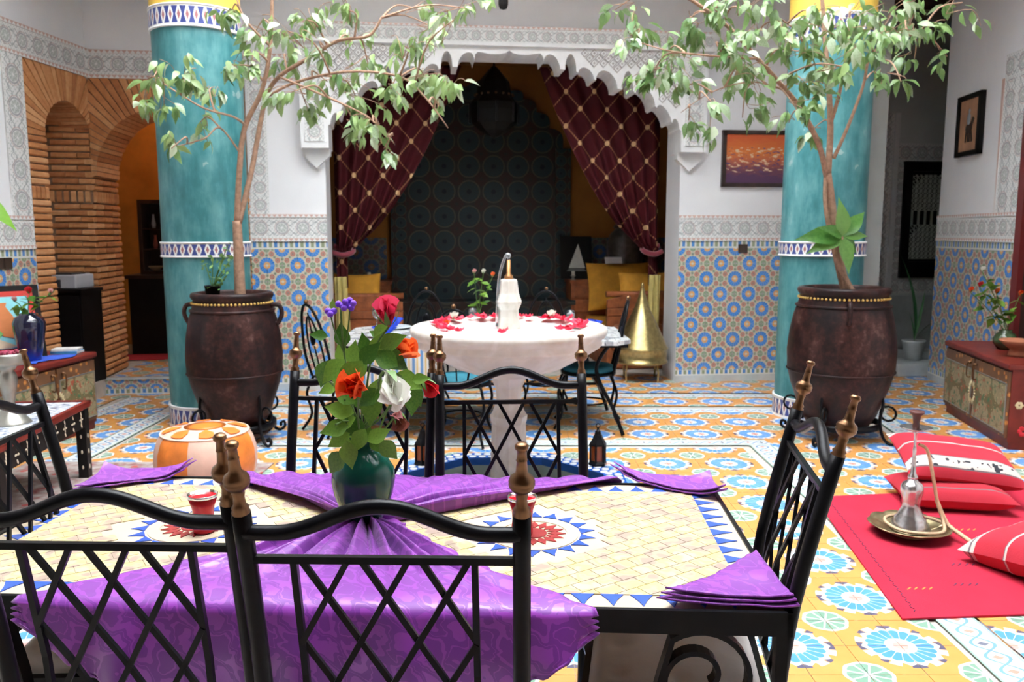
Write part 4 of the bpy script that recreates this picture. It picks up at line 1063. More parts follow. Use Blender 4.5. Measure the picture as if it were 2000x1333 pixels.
# ------------------------------------------------------------------ fountain
FC = Vector((POOL[0]+.04, POOL[1]+.05, 0))
wm = MatB('white_marble'); wm.color(wm.ramp(wm.noise(5, 6, dist=1.2), [(.3, (.52, .46, .39)), (.6, (.68, .64, .59)), (.8, (.74, .71, .67))])).set(rough=.35)
ft = thing('fountain', 'white marble fountain with a wide bowl on a slender pedestal', 'fountain', FC + Vector((0, 0, -.38)))
zz = .38
MB().lathe([(.0001, .0+zz), (.16, .0+zz-.38), (.16, zz-.30), (.125, zz-.25), (.115, zz+.02), (.105, zz+.40), (.112, zz+.42), (.115, zz+.45), (.10, zz+.47), (.075, zz+.54), (.08, zz+.62), (.095, zz+.65), (.105, zz+.70), (.0001, zz+.70)][1:], 8, sm=False).build('pedestal', wm.mat, ft)
MB().lathe([(.10, zz+.69), (.17, zz+.70), (.33, zz+.755), (.47, zz+.83), (.555, zz+.885), (.565, zz+.90), (.56, zz+.925), (.585, zz+.945), (.597, zz+.97), (.592, zz+.995), (.575, zz+1.005), (.48, zz+1.003), (.44, zz+.99), (.40, zz+.95), (.2, zz+.90), (.0001, zz+.895)], 56).build('bowl', wm.mat, ft)
MB().lathe([(.075, zz+.90), (.072, zz+.985), (.062, zz+1.06), (.060, zz+1.10), (.076, zz+1.135), (.078, zz+1.15), (.062, zz+1.20), (.052, zz+1.275), (.045, zz+1.285), (.0001, zz+1.286)], 8, sm=False).build('spout_stem', wm.mat, ft)
cu = m_brass('copper_pipe', (.50, .24, .10), .4); nz = MB().lathe([(.028, zz+1.285), (.026, zz+1.305), (.014, zz+1.315), (.012, zz+1.40), (.0001, zz+1.40)], 12); nzo = nz.build('nozzle', cu, ft)
wt = MatB('water_jet'); wt.color((.9, .95, 1)).set(rough=.05, trans=.85, ior=1.33)
MB().tube(smooth_path([(0, 0, zz+1.39), (-.004, 0, zz+1.43), (-.02, -.005, zz+1.42), (-.05, -.01, zz+1.33), (-.065, -.012, zz+1.2), (-.072, -.013, zz+1.0)], 5), [.014]*8+[.009]*30 if False else .009, 8).ball((-.003, 0, zz+1.425), .018, 10, 6).build('water_jet', wt.mat, ft)
MB().lathe([(.0001, zz+.985), (.43, zz+.985)], 40, cap=False).build('bowl_water', simple('pale_water', (.66, .70, .68), .08, var=.1), ft)
pmesh = MB().grid(lambda u, v: ((u-.5)*.045*(1-.5*abs(v-.5)), (v-.5)*.05, .010*((u-.5)**2*4+(v-.5)**2*4)), 3, 3).mesh('rose_petal', m_petal('scattered_petal', (.55, .01, .04), (.78, .04, .10)))
rp = random.Random(5)
for i in range(64):                                                       # rose petals floating along the inner edge of the bowl
    a = rp.uniform(-.25*PI, 1.25*PI) if i < 50 else rp.uniform(0, 2*PI); r_ = rp.uniform(.40, .475)
    o = inst(pmesh, 'rose_petal', None, FC + Vector((r_*math.cos(a), r_*math.sin(a), 1.008+rp.random()*.004)), (rp.uniform(-.3, .3), rp.uniform(-.3, .3), rp.uniform(0, 6)), rp.uniform(.9, 1.5))
    tag(o, 'red rose petal %s of the white marble bowl' % ('on the right rim' if math.cos(a) > .7 else 'on the left rim' if math.cos(a) < -.7 else 'on the far rim' if math.sin(a) > 0 else 'on the near rim'), 'petal', 'red rose petals strewn in the fountain bowl')
def head(loc, label, col, s):
    t = thing('cut_rose', label, 'rose', loc, 0, 'rose heads on the fountain bowl'); bloom(t, Vector(loc), s, (0, -.3, 1), col, 12)
head(FC + Vector((.275, .35, 1.01)), 'white rose head on the right side of the fountain bowl', 'white', .07); head(FC + Vector((-.35, .27, 1.01)), 'white rose head on the left side of the fountain bowl', 'white', .065)
head(FC + Vector((-.37, -.08, 1.01)), 'orange-red rose head at the left inner edge of the fountain bowl', 'orange', .045)

# ------------------------------------------------------------------ small lanterns on the pool rim
gl = MatB('amber_glass'); gl.color((.45, .10, .03)).set(rough=.2, trans=.4)
def lantern(loc, label, rz):
    t = thing('lantern', label, 'lantern', loc, rz, 'small iron lanterns on the pool rim'); m = MT['iron']
    MB().lathe([(.062, 0), (.064, .015), (.05, .03), (.0001, .03)], 6, sm=False).build('base', m, t)
    for k in range(6): a = k*PI/3; MB().bar((.052*math.cos(a), .052*math.sin(a), .02), (.052*math.cos(a), .052*math.sin(a), .14), .010).build('bar', m, t)
    MB().lathe([(.044, .03), (.044, .135)], 6, cap=False, sm=False).build('glass', gl.mat, t)
    MB().lathe([(.062, .135), (.060, .145), (.038, .18), (.030, .20), (.024, .21), (.020, .23), (.008, .24), (.008, .255), (.0001, .258)], 6, sm=False).build('cap', m, t)
    MB().tube([(.014*math.cos(i*PI/6), 0, .267+.014*math.sin(i*PI/6)) for i in range(12)], .003, 5, closed=True).build('ring', m, t)
lantern((.575, 5.40, .016), 'small black lantern with amber glass on the right of the pool rim', .2); lantern((-.60, 5.42, .016), 'small black lantern with amber glass on the left of the pool rim', .5)

# ------------------------------------------------------------------ pouf
pf = thing('pouf', 'round leather pouf with orange and pale pink panels', 'pouf', (-1.93, 5.08, 0))
lo1 = simple('orange_leather', (.72, .20, .03), .45, var=.25, bump=.1); lo2 = simple('pale_leather', (.66, .42, .33), .5, var=.12, bump=.1)
prof = [(.14, 0), (.25, .01), (.295, .06), (.31, .14), (.305, .22), (.285, .285), (.262, .325)]; top = [(.262, .325), (.20, .348), (.125, .358)]
for k in range(8):
    a0, a1 = k*PI/4+.02, (k+1)*PI/4-.02
    MB().lathe(prof, 8, a0=a0-.02, a1=a1+.02).build('side_panel', lo1 if k % 2 else lo2, pf)
for k in range(8):
    a0 = k*PI/4
    MB().lathe(top, 6, a0=a0, a1=a0+PI/4).build('top_panel', lo2, pf)
    w_ = MB(); P = lambda r, a, z: (r*math.cos(a), r*math.sin(a), z); am = a0+PI/8
    w_.v += [P(.135, am, .3615), P(.195, am-.22, .355), P(.245, am-.18, .338), P(.252, am, .335), P(.245, am+.18, .338), P(.195, am+.22, .355)]; w_.face(range(6)); w_.build('top_patch', lo1, pf, solid=.004)
MB().lathe([(.127, .358), (.06, .362), (.0001, .363)], 16).build('centre_patch', lo1, pf)
seam = simple('seam_piping', (.74, .56, .44), .6); MB().tube([(.264*math.cos(i*PI/20), .264*math.sin(i*PI/20), .326) for i in range(40)], .005, 6, closed=True).build('piping', seam, pf)

# ------------------------------------------------------------------ big clay jars with ficus trees
cj = MatB('dark_clay'); fn_ = cj.noise(5, 6, rough=.7) * .7 + cj.noise(30, 3) * .3
cj.color(cj.ramp(fn_, [(.34, (.006, .003, .004)), (.46, (.016, .007, .007)), (.56, (.045, .015, .012)), (.68, (.12, .07, .062))])).set(rough=.45, spec=.25); cj.bump(cj.noise(18, 5), .25, .01)
rope = simple('gold_rope', (.62, .40, .10), .5); soil = simple('soil', (.05, .03, .02), .95, bump=.5)
def jar(loc, label, s, rz, sh=1):
    t = thing('clay_jar', label, 'jar', (loc[0], loc[1], loc[2]), rz, 'big clay jars with trees'); k = s
    pr = [(.17, 0), (.20, .0), (.245, .08), (.285, .20), (.318, .30), (.345, .42), (.350, .54), (.338, .68), (.315, .80), (.292, .875), (.285, .905), (.278, .945), (.290, .955), (.298, .975), (.292, .995), (.275, 1.0), (.258, 1.0), (.25, .985), (.25, .94)]
    MB().lathe([(r*k, z*sh) for r, z in pr], 48).build('body', cj.mat, t)
    MB().lathe([(.0001, .95*sh), (.252*k, .95*sh)], 24, cap=False).build('soil', soil, t)
    bd = MB().ball((0, 0, 0), .0095, 7, 5).mesh('bead', rope)
    for i in range(64): a = i*2*PI/64; inst(bd, 'bead', t, (.287*k*math.cos(a), .287*k*math.sin(a), .925*sh))
    MB().tube([((.296+.004*(i % 2))*k*math.cos(i*2*PI/72), (.296+.004*(i % 2))*k*math.sin(i*2*PI/72), .868*sh) for i in range(72)], .010, 6, closed=True).build('rope_moulding', cj.mat, t)
    MB().tube([((.345)*k*math.cos(i*2*PI/48), (.345)*k*math.sin(i*2*PI/48), .40*sh) for i in range(48)], .007, 6, closed=True).build('moulding', cj.mat, t)
    for a in (0, PI):
        c, s_ = math.cos(a), math.sin(a); MB().tube(smooth_path([(.288*k*c, .0, .905*sh), (.345*k*c, 0, .90*sh), (.365*k*c, 0, .84*sh), (.335*k*c, 0, .77*sh), (.315*k*c, 0, .77*sh)], 5), .017, 8).build('handle', cj.mat, t)
    return t
def jar_stand(loc, label, rz, r=.31):
    t = thing('jar_stand', label, 'stand', loc, rz, 'iron stands under the jars'); m = MT['iron']
    MB().lathe([(r-.01, .10), (r+.01, .10), (r+.01, .145), (r-.01, .145), (r-.01, .10)], 36, cap=False).build('ring', m, t)
    for k in range(4):
        a = PI/4 + k*PI/2; c, s_ = math.cos(a), math.sin(a)
        pts = [(r+.01, .40), (r+.03, .30), (r+.015, .2), (r+.02, .12), (r+.05, .04), (r+.10, .008), (r+.145, .03), (r+.14, .065), (r+.11, .06), (r+.112, .038)]
        MB().tube([(x*c, x*s_, z) for x, z in [(p.x, p.y) for p in smooth_path([Vector((x, z, 0)) for x, z in pts], 4)]], .012, 6).build('leg', m, t)
        a2 = a + .35; MB().tube([((r+.06+.055*math.cos(u))*math.cos(a+.1), (r+.06+.055*math.cos(u))*math.sin(a+.1), .23+.055*math.sin(u)) for u in [i*PI/6 for i in range(12)]], .009, 6, closed=True).build('scroll', m, t)
    MB().bar((-r, 0, .112), (r, 0, .112), .02, .02).bar((0, -r, .112), (0, r, .112), .02, .02).build('cross_bar', m, t)
JL, JR = Vector((-2.085, 6.15, .125)), Vector((2.50, 6.22, .11))
jar(JL, 'dark brown clay jar holding the left ficus, in front of the teal column', 1.0, 0); jar_stand((JL.x, JL.y, 0), 'black iron stand with scrolled feet under the left jar', .1, .275)
jar(JR, 'larger dark brown clay jar holding the right ficus', 1.12, R(75), 1.05); jar_stand((JR.x, JR.y, 0), 'black iron stand with scrolled feet under the right jar', .05, .30)
tag(MB().lathe([(.0001, 0), (.13, 0), (.20, .04), (.25, .085), (.235, .085), (.12, .03), (.0001, .025)], 28).build('drip_dish', cj.mat, loc=(JL.x+.02, JL.y-.03, .003)), 'broad clay dish on the floor under the left jar', 'dish')

bark = simple('ficus_bark', (.34, .20, .13), .8, var=.3, scale=30, bump=.4)
LFM = [m_leaf('ficus_leaf_pale', (.17, .26, .12), (.52, .60, .42), .3, .35), m_leaf('ficus_leaf_mid', (.08, .18, .05), (.30, .42, .16), .3, .35)]
FL_ = [leaf_mesh(1, .5, LFM[0], .3, .35), leaf_mesh(1, .46, LFM[1], .25, .5)]
def ficus(label, base, branches, clusters, Y0, seed, rl):
    t = thing('ficus_tree', label, 'tree', base, 0, 'potted ficus trees'); rg_ = random.Random(seed); pts_all = []
    for (path, r0, r1) in branches:
        P = [p if isinstance(p, Vector) else at(*p) for p in path]; S = smooth_path(P, 6); n = len(S)
        MB().tube([tuple(p - base) for p in S], [r0+(r1-r0)*i/(n-1) for i in range(n)], 8).build('branch', bark, t); pts_all += S
    leaves = []; tw = MB()
    for (px, py, rad, cnt) in clusters:
        Yc = Y0 + rg_.uniform(-.45, .45); c = at(px, py, Yc); near = min(pts_all, key=lambda q: (q-c).length)
        mid = (near+c)/2 + Vector((rg_.uniform(-.05, .05), 0, .06)); sub = smooth_path([near, mid, c], 4)
        tw.tube([tuple(p - base) for p in sub], [.006*(1-i/len(sub))+.0025 for i in range(len(sub))], 5)
        R_ = rad*Yc/1614; cnt = int(cnt*1.9)
        n_s = max(2, cnt//6); subs = []
        for k in range(n_s):
            e = c + Vector((rg_.gauss(0, .55), rg_.gauss(0, .6), rg_.gauss(0, .5)))*R_; subs.append((c, e)); sp = smooth_path([near.lerp(c, .6), c.lerp(e, .5) + Vector((0, 0, .03)), e], 3); tw.tube([tuple(p - base) for p in sp], .0022, 4)
        for k in range(cnt):
            a, b = subs[k % n_s]; u = rg_.uniform(.15, 1.05); p = a.lerp(b, u) + Vector((rg_.gauss(0, .02), rg_.gauss(0, .02), rg_.gauss(0, .015)))
            out = Vector((b.x-a.x, b.y-a.y, 0)); out = out.normalized() if out.length > .01 else Vector((1, 0, 0))
            d = (out*rg_.uniform(.1, .9) + Vector((rg_.uniform(-.6, .6), rg_.uniform(-.7, .3), rg_.uniform(-1.0, .05)))).normalized()
            leaves.append((p, d, rl*rg_.uniform(.75, 1.25), rg_.uniform(-.9, .9), rg_.random() < .6))
    tw.build('twigs', bark, t)['kind'] = 'stuff'
    leaves.sort(key=lambda l: -l[2]); rest = MB()
    for i, (p, d, L, roll, pale) in enumerate(leaves):
        if i < 295: inst(FL_[0 if pale else 1], 'leaf', t, p - base, aim(d, roll), L)
        else:
            me = FL_[1]; M = aim(d, roll).to_matrix()*L; k = len(rest.v)
            rest.v += [tuple(M @ v.co + p - base) for v in me.vertices]
            for f in me.polygons: rest.face([k+j for j in f.vertices], 0, None, True)
    if rest.v: o = rest.build('small_leaves', LFM[1], t); o['kind'] = 'stuff'
    return t
bl = Vector((JL.x+.06, JL.y, JL.z+.95))
ficus('slender ficus with two bare stems growing from the left jar', bl,
      [([bl, (466, 500, 6.15), (463, 432, 6.15)], .042, .034), ([(463, 436, 6.15), (468, 330, 6.12), (478, 250, 6.1), (512, 175, 6.05), (528, 90, 6.0), (532, -20, 6.0)], .024, .012), ([(467, 436, 6.15), (492, 330, 6.18), (505, 260, 6.2), (520, 190, 6.2), (545, 150, 6.1), (600, 115, 6.0), (660, 80, 5.95), (720, 70, 5.9), (745, 35, 5.9)], .022, .008),
       ([(480, 245, 6.1), (455, 228, 6.0), (400, 212, 5.9), (345, 180, 5.8), (300, 150, 5.8)], .010, .004), ([(470, 300, 6.12), (430, 250, 6.0), (400, 270, 5.9), (350, 285, 5.9), (320, 290, 5.9)], .008, .003),
       ([(520, 190, 6.1), (580, 160, 6.0), (680, 140, 5.8), (780, 150, 5.7), (830, 190, 5.7), (875, 250, 5.7)], .012, .004), ([(528, 90, 6.0), (480, 40, 5.9), (460, -10, 5.9)], .010, .005), ([(545, 150, 6.1), (640, 190, 5.8), (720, 230, 5.7), (770, 280, 5.7)], .009, .003)],
      [(300, 150, 45, 14), (360, 160, 50, 18), (440, 130, 50, 15), (280, 205, 28, 10), (320, 205, 30, 8), (390, 240, 40, 7), (335, 290, 30, 8), (450, 30, 60, 15), (500, 60, 60, 16), (560, 60, 50, 13), (600, 40, 60, 13), (680, 20, 50, 11), (560, 110, 50, 10), (640, 160, 60, 18), (700, 200, 50, 16), (600, 210, 40, 10),
       (720, 130, 60, 18), (790, 90, 60, 16), (830, 150, 60, 22), (880, 170, 40, 14), (760, 180, 50, 15), (730, 240, 50, 18), (700, 260, 40, 12), (750, 290, 26, 7), (860, 60, 60, 13), (900, 30, 50, 9), (930, 20, 30, 5), (820, 20, 40, 8), (865, 215, 26, 8), (570, 180, 40, 8), (490, 120, 40, 8), (640, 100, 40, 9), (690, 90, 40, 9), (420, 170, 40, 10)], 5.85, 3, .098)
br_ = Vector((JR.x+.02, JR.y, JR.z+1.0))
ficus('bushy ficus with a twisted trunk growing from the right jar', br_,
      [([br_, (1630, 470, 6.2), (1624, 400, 6.2), (1616, 340, 6.2)], .038, .030), ([br_ + Vector((-.03, -.02, 0)), (1622, 460, 6.15), (1612, 400, 6.16), (1612, 345, 6.2)], .018, .014), ([(1614, 345, 6.2), (1600, 285, 6.1), (1565, 215, 6.0), (1525, 165, 5.9), (1480, 115, 5.8), (1425, 55, 5.8), (1350, 0, 5.7), (1300, -20, 5.7)], .022, .009),
       ([(1617, 340, 6.2), (1622, 250, 6.2), (1618, 160, 6.2), (1610, 60, 6.2), (1604, -30, 6.2)], .026, .014), ([(1622, 240, 6.2), (1640, 180, 6.1), (1655, 90, 6.1), (1660, 20, 6.1)], .016, .008), ([(1628, 310, 6.2), (1655, 250, 6.15), (1685, 170, 6.1), (1700, 110, 6.0), (1740, 80, 6.0), (1800, 60, 5.9)], .015, .006),
       ([(1585, 130, 6.1), (1570, 90, 6.1), (1555, 60, 6.0), (1500, 20, 5.9)], .008, .004), ([(1480, 115, 5.8), (1400, 110, 5.7), (1310, 100, 5.6), (1240, 80, 5.6)], .009, .003), ([(1540, 180, 5.95), (1470, 160, 5.8), (1390, 180, 5.7), (1330, 220, 5.7)], .006, .002)],
      [(1230, 70, 60, 20), (1300, 110, 60, 25), (1270, 150, 45, 16), (1350, 60, 65, 22), (1410, 90, 60, 22), (1450, 130, 50, 18), (1330, 180, 55, 12), (1390, 200, 40, 9), (1450, 230, 45, 9), (1460, 165, 40, 13), (1520, 40, 60, 20), (1590, 30, 60, 20), (1560, 100, 50, 18), (1650, 60, 60, 24), (1720, 40, 60, 24), (1780, 40, 50, 19), (1815, 60, 36, 13), (1700, 100, 55, 20), (1620, 140, 50, 16),
       (1570, 160, 50, 16), (1740, 75, 50, 15), (1785, 120, 36, 7), (1850, 110, 26, 4), (1880, 5, 36, 6), (1760, 160, 26, 4), (1590, 250, 36, 9), (1560, 220, 36, 9), (1460, 20, 60, 16), (1400, 20, 50, 13), (1720, 155, 28, 8), (1490, 60, 40, 11), (1200, 20, 40, 8), (1345, 235, 26, 6), (1650, 130, 40, 11), (1540, 240, 26, 5)], 5.85, 8, .104)
# pachira in the right jar and the little succulent on the left one
pa_ = thing('pachira', 'young money tree with broad hand-shaped leaves in the right jar', 'plant', JR + Vector((.03, -.12, 1.0)))
b0 = pa_.location; tip = at(1645, 462, 6.08)
MB().tube([tuple(p-b0) for p in smooth_path([b0, at(1632, 500, 6.1), tip], 5)], [.035]+[.02]*9+[.012], 8).build('trunk', bark, pa_)
PL_ = leaf_mesh(1, .42, m_leaf('pachira_leaf', (.05, .17, .03), (.17, .36, .08), .3, .3), .25, .35, n=8)
for (px, py) in ((1580, 455), (1595, 480), (1690, 412), (1695, 455), (1665, 520), (1680, 490), (1620, 440), (1650, 400)):
    e = at(px, py, 6.0+rr.uniform(-.1, .1)); d = e - tip; x_ = d.normalized(); z_ = Vector((0, -1, .5)); z_ = (z_ - x_*z_.dot(x_)).normalized(); inst(PL_, 'leaf', pa_, tip - b0, Matrix((x_.cross(z_), x_, z_)).transposed().to_euler(), d.length*1.1)
su = thing('succulent', 'small jade plant in a dark plastic pot on the left jar', 'plant', JL + Vector((-.10, -.12, .955)))
MB().lathe([(.0001, 0), (.045, 0), (.055, .09), (.058, .09), (.058, .10), (.05, .10), (.048, .08), (.0001, .08)], 20).build('pot', MT['black'], su)
jl = leaf_mesh(1, .7, m_leaf('jade_leaf', (.10, .24, .06), (.26, .44, .14), .2, .3), .1, .1); rs = random.Random(2); s0 = su.location
for (px, py) in ((440, 500), (430, 520), (400, 515), (415, 505), (445, 480), (425, 545), (420, 560), (438, 535), (448, 512)):
    e = at(px, py, 6.0); MB().tube([tuple(p-s0) for p in smooth_path([s0+Vector((0, 0, .07)), (s0+e)/2+Vector((0, 0, .05)), e], 4)], .004, 5).build('stem', MT['stem'], su)
    for k in range(8): inst(jl, 'leaf', su, e - s0 + Vector((rs.gauss(0, .02), rs.gauss(0, .02), rs.gauss(0, .02))), aim((rs.gauss(0, 1), rs.gauss(0, 1), rs.gauss(0, 1))), rs.uniform(.025, .045))
# ------------------------------------------------------------------ shared materials for the rest
wood_red = simple('red_brown_wood', (.15, .018, .012), .4, var=.3, scale=7, spec=.3); wood_mid = simple('carved_cedar', (.30, .085, .025), .5, var=.4, scale=12, bump=.4)
yellow_f = simple('yellow_fabric', (.66, .31, .03), .85, var=.15, bump=.1); pewter = simple('pewter', (.34, .33, .29), .35, .7, var=.2)
def m_painted(name='painted_panel'):
    m = MatB(name); x, y, z = m.xyz(); r1, f1, p1 = petals(m, (x*3.4).fr()-.5, (z*3.4).fr()-.5, 12, .06, .46, .012); v = m.voronoi(30)
    c = m.mix(m.noise(20, 3), (.10, .085, .035), (.20, .15, .06)); c = m.mix(p1 * .75, c, (.36, .28, .16)); c = m.mix(v.lt(.16), c, (.55, .42, .22)); n = m.noise(26, 1)
    c = m.mix(n.gt(.66), c, (.36, .07, .03)); c = m.mix(n.lt(.34), c, (.06, .15, .07)); m.color(c).set(rough=.5); return m.mat
painted = m_painted()
def m_flower_border():
    m = MatB('painted_border'); v = m.voronoi(16); n = m.noise(12, 2); c = m.mix(n, (.10, .05, .025), (.20, .08, .03)); c = m.mix(v.lt(.28), c, (.50, .18, .04)); c = m.mix(v.lt(.12), c, (.60, .40, .12)); m.color(c).set(rough=.5); return m.mat
fborder = m_flower_border()
def m_inlay():
    m = MatB('pearl_inlay'); v = m.voronoi(24); m.color(m.mix(v.lt(.20), (.018, .012, .010), (.72, .66, .52))).set(rough=.3); return m.mat
inlay = m_inlay()
def m_mirror_mosaic():
    m = MatB('blue_grey_mosaic'); v = m.voronoi(28, out=1); n = m.noise(30, 2); m.color(m.ramp(n, [(.3, (.10, .14, .24)), (.5, (.45, .48, .52)), (.7, (.74, .74, .72))])).set(rough=.2); return m.mat
mmos = m_mirror_mosaic()
def m_kilim(base, name):
    m = MatB(name); n = m.noise(16, 3); m.color(m.mix(n, tuple(x*.75 for x in base), base)).set(rough=.95); return m.bump(m.noise(160, 2), .25, .003).mat

# ------------------------------------------------------------------ painted cabinets
def cabinet(label, L, D, Hh, M, side=False):
    """local frame: x along the front (0..L), y out of the front (0 back .. D front), z up"""
    t = thing('cabinet', label, 'cabinet', M.translation, M.to_euler().z)
    MB().box(.012, L-.012, .02, D-.03, 0, .055).build('plinth', wood_red, t); MB().box(0, L, .01, D-.02, .055, Hh-.045).build('body', wood_red, t)
    MB().box(-.015, L+.015, 0, D+.012, Hh-.045, Hh).build('top', wood_red, t, bevel=.012)
    n = max(2, round(L/.62)); n = n if n % 2 == 0 else n+1
    for k in range(n):
        a, b = L*k/n+.012, L*(k+1)/n-.012
        d = MB().box(a, b, D-.02, D-.002, .085, Hh-.06).build('door', fborder, t)
        MB().box(a+.022, b-.022, D-.002, D+.004, .12, Hh-.155).build('panel', painted, d)
        fr_ = MB(); z0, z1 = .12, Hh-.155
        for q in ((a+.015, b-.015, z0-.008, z0), (a+.015, b-.015, z1, z1+.008), (a+.015, a+.023, z0, z1), (b-.023, b-.015, z0, z1)): fr_.box(q[0], q[1], D-.002, D+.006, q[2], q[3])
        fr_.build('panel_moulding', pewter, d)
        hx = b-.05 if k % 2 == 0 else a+.05
        MB().tube(smooth_path([(hx, D, Hh-.10), (hx, D+.03, Hh-.105), (hx, D+.03, Hh-.21), (hx, D, Hh-.215)], 4), .006, 6).ball((hx, D+.012, Hh-.10), .013, 8, 5).build('handle', MT['brass'], d)
        # half of the sun star between two doors
        cx = b if k % 2 == 0 else a; zc = (z0+z1)/2
        for i in range(9):
            an = (PI/2 + PI*(i+.5)/9) if k % 2 == 0 else (-PI/2 + PI*(i+.5)/9)
            p0, p1 = (cx+.035*math.cos(an), zc+.05*math.sin(an)), (cx+.062*math.cos(an), zc+.095*math.sin(an)); nx_, nz_ = -math.sin(an)*.007, math.cos(an)*.007; pm = ((p0[0]+p1[0])/2, (p0[1]+p1[1])/2)
            q = [p0, (pm[0]+nx_, pm[1]+nz_), p1, (pm[0]-nx_, pm[1]-nz_)]
            MB().prism(q, D+.001, D+.009).build('sun_ray', simple_ray, d, fix=True)
    if side:
        rr2 = random.Random(4)
        for i, (y, z, r_, c) in enumerate(((.18, .42, .028, 0), (.22, .30, .034, 1), (.20, .17, .04, 2), (.30, .24, .03, 0), (.27, .38, .03, 1), (.36, .14, .035, 2), (.40, .33, .025, 1))):
            mb = MB()
            for k in range(6): a = k*PI/3; mb.ball((-.002, y+r_*.7*math.cos(a), z+r_*.7*math.sin(a)), r_*.5, 8, 5, sz=(.15, 1, 1))
            mb.build('painted_flower', (MT['brass'], simple_ray, PM['red'].materials[0])[c], t)
    return t
simple_ray = simple('painted_cream', (.62, .52, .30), .5)
cabinet('long low cabinet painted with star patterns by the left wall', 2.0, .52, .62, LW @ Matrix.Translation((1.33, .20, 0)))
def cab_frame(far, near):                                               # x from far corner to near corner along the front, +y towards the courtyard
    far, near = Vector((*far, 0)), Vector((*near, 0)); d = (near-far).normalized(); n = Vector((d.y, -d.x, 0)); return d, n, (near-far).length
far, near = Vector((3.80, 7.17, 0)), Vector((3.565, 5.84, 0)); dd = (far-near).normalized(); nn_ = Vector((-dd.y, dd.x, 0)); Dp = .48
org = near - nn_*Dp
Mr = Matrix(((dd.x, nn_.x, 0, org.x), (dd.y, nn_.y, 0, org.y), (0, 0, 1, 0), (0, 0, 0, 1)))
cabinet('dark red cabinet with painted doors and flowers on its side, by the right wall', 1.34, Dp, .63, Mr, True)

# ------------------------------------------------------------------ things on the left cabinet
ZL = .62
pt = thing('framed_picture', 'folk painting of an orange jug in a red and black frame, left edge', 'picture', LW @ Vector((1.83, .36, ZL)), LW.to_euler().z + PI - R(38), 'framed pictures')
tl = Matrix.Rotation(R(-12), 4, 'X')
def flat(parent, name, pts, y, mat): return MB().prism(pts, y, y-.004, M=tl).build(name, mat, parent, fix=True)
MB().box(-.26, .26, -.012, .012, .0, .56, M=tl).build('frame', MT['black'], pt); redp = simple('red_paint', (.55, .03, .02), .5)
MB().box(-.215, .215, -.018, 0, .045, .515, M=tl).build('inner_frame', redp, pt); MB().box(-.175, .175, -.021, 0, .085, .475, M=tl).build('canvas', simple('turquoise_paint', (.25, .62, .66), .6), pt)
org_p = simple('orange_paint', (.62, .20, .06), .6); grn_p = simple('green_paint', (.16, .40, .10), .6); skin_p = simple('sand_paint', (.66, .50, .34), .6)
flat(pt, 'painted_jug', [(-.06, .43), (.03, .43), (.02, .40), (.06, .33), (.10, .24), (.06, .16), (-.02, .18), (-.07, .28), (-.05, .40)], -.022, org_p); flat(pt, 'painted_scarf', [(-.17, .26), (-.08, .27), (-.02, .20), (-.06, .15), (-.17, .18)], -.023, grn_p); flat(pt, 'painted_arm', [(-.17, .17), (-.05, .16), (.07, .10), (.02, .09), (-.17, .09)], -.024, skin_p)
bv = MatB('dark_blue_glaze'); bx_, by_, bz_ = bv.xyz(); bv.color(bv.ramp(bz_*3.0, [(.0, (.01, .03, .30)), (.30, (.008, .012, .06)), (.9, (.01, .012, .03))])).set(rough=.06, coat=.7)
v1 = LW @ Vector((1.85, .55, ZL+.012)); tag(MB().lathe([(.0001, 0), (.062, 0), (.068, .01), (.085, .10), (.105, .22), (.11, .275), (.095, .315), (.065, .33), (.062, .345), (.055, .34), (.05, .30), (.0001, .28)], 36).build('vase', bv.mat, loc=v1), 'shiny dark blue vase with a few roses on the left cabinet', 'vase')
def small_rose(label, base, mouth, tip, size, col, grp, nleaf=3, d=(0, -.3, 1), seed=1):
    t = thing('rose', label, 'rose', mouth, 0, grp); rg_ = random.Random(seed); m3 = (mouth+tip)/2 + Vector((0, 0, .02))
    stem(t, [base, mouth, m3, tip], .003); bloom(t, tip, size, d, col, 9, .7)
    for k in range(nleaf):
        p = mouth.lerp(tip, rg_.uniform(.25, .9)); dv = Vector((rg_.uniform(-1, 1), rg_.uniform(-.8, .4), rg_.uniform(-.5, .5))); inst(LF, 'leaf', t, p - mouth, aim(dv, rg_.uniform(-.6, .6)), rg_.uniform(.06, .10))
    return t
g2 = 'roses in the dark blue vase'; m1 = v1 + Vector((0, 0, .34)); b1 = v1 + Vector((0, 0, .29)); Y1 = v1.y
small_rose('deep red rose standing upright in the dark blue vase', b1, m1, at(58, 574, Y1), .065, 'red', g2, 6, seed=2); small_rose('small pink rose leaning left in the dark blue vase', b1, m1 + Vector((-.02, 0, 0)), at(30, 590, Y1), .05, 'blush', g2, 5, seed=3); small_rose('small pink rose on a long stem leaning right over the bricks', b1, m1 + Vector((.02, 0, 0)), at(101, 574, Y1), .05, 'blush', g2, 7, seed=4)
bluec = simple('blue_cloth', (.03, .09, .50), .85, var=.2)
tag(MB().grid(lambda u, v: (-.24+.48*u+.05*math.sin(v*5), -.15+.30*v+.04*math.sin(u*6), .002+.006*mnoise.noise(Vector((u*5, v*5, 0)))+.006), 16, 12).build('blue_cloth', bluec, loc=LW @ Vector((1.80, .54, ZL)), rz=LW.to_euler().z, solid=.002), 'crumpled bright blue cloth under the vase on the left cabinet', 'cloth')
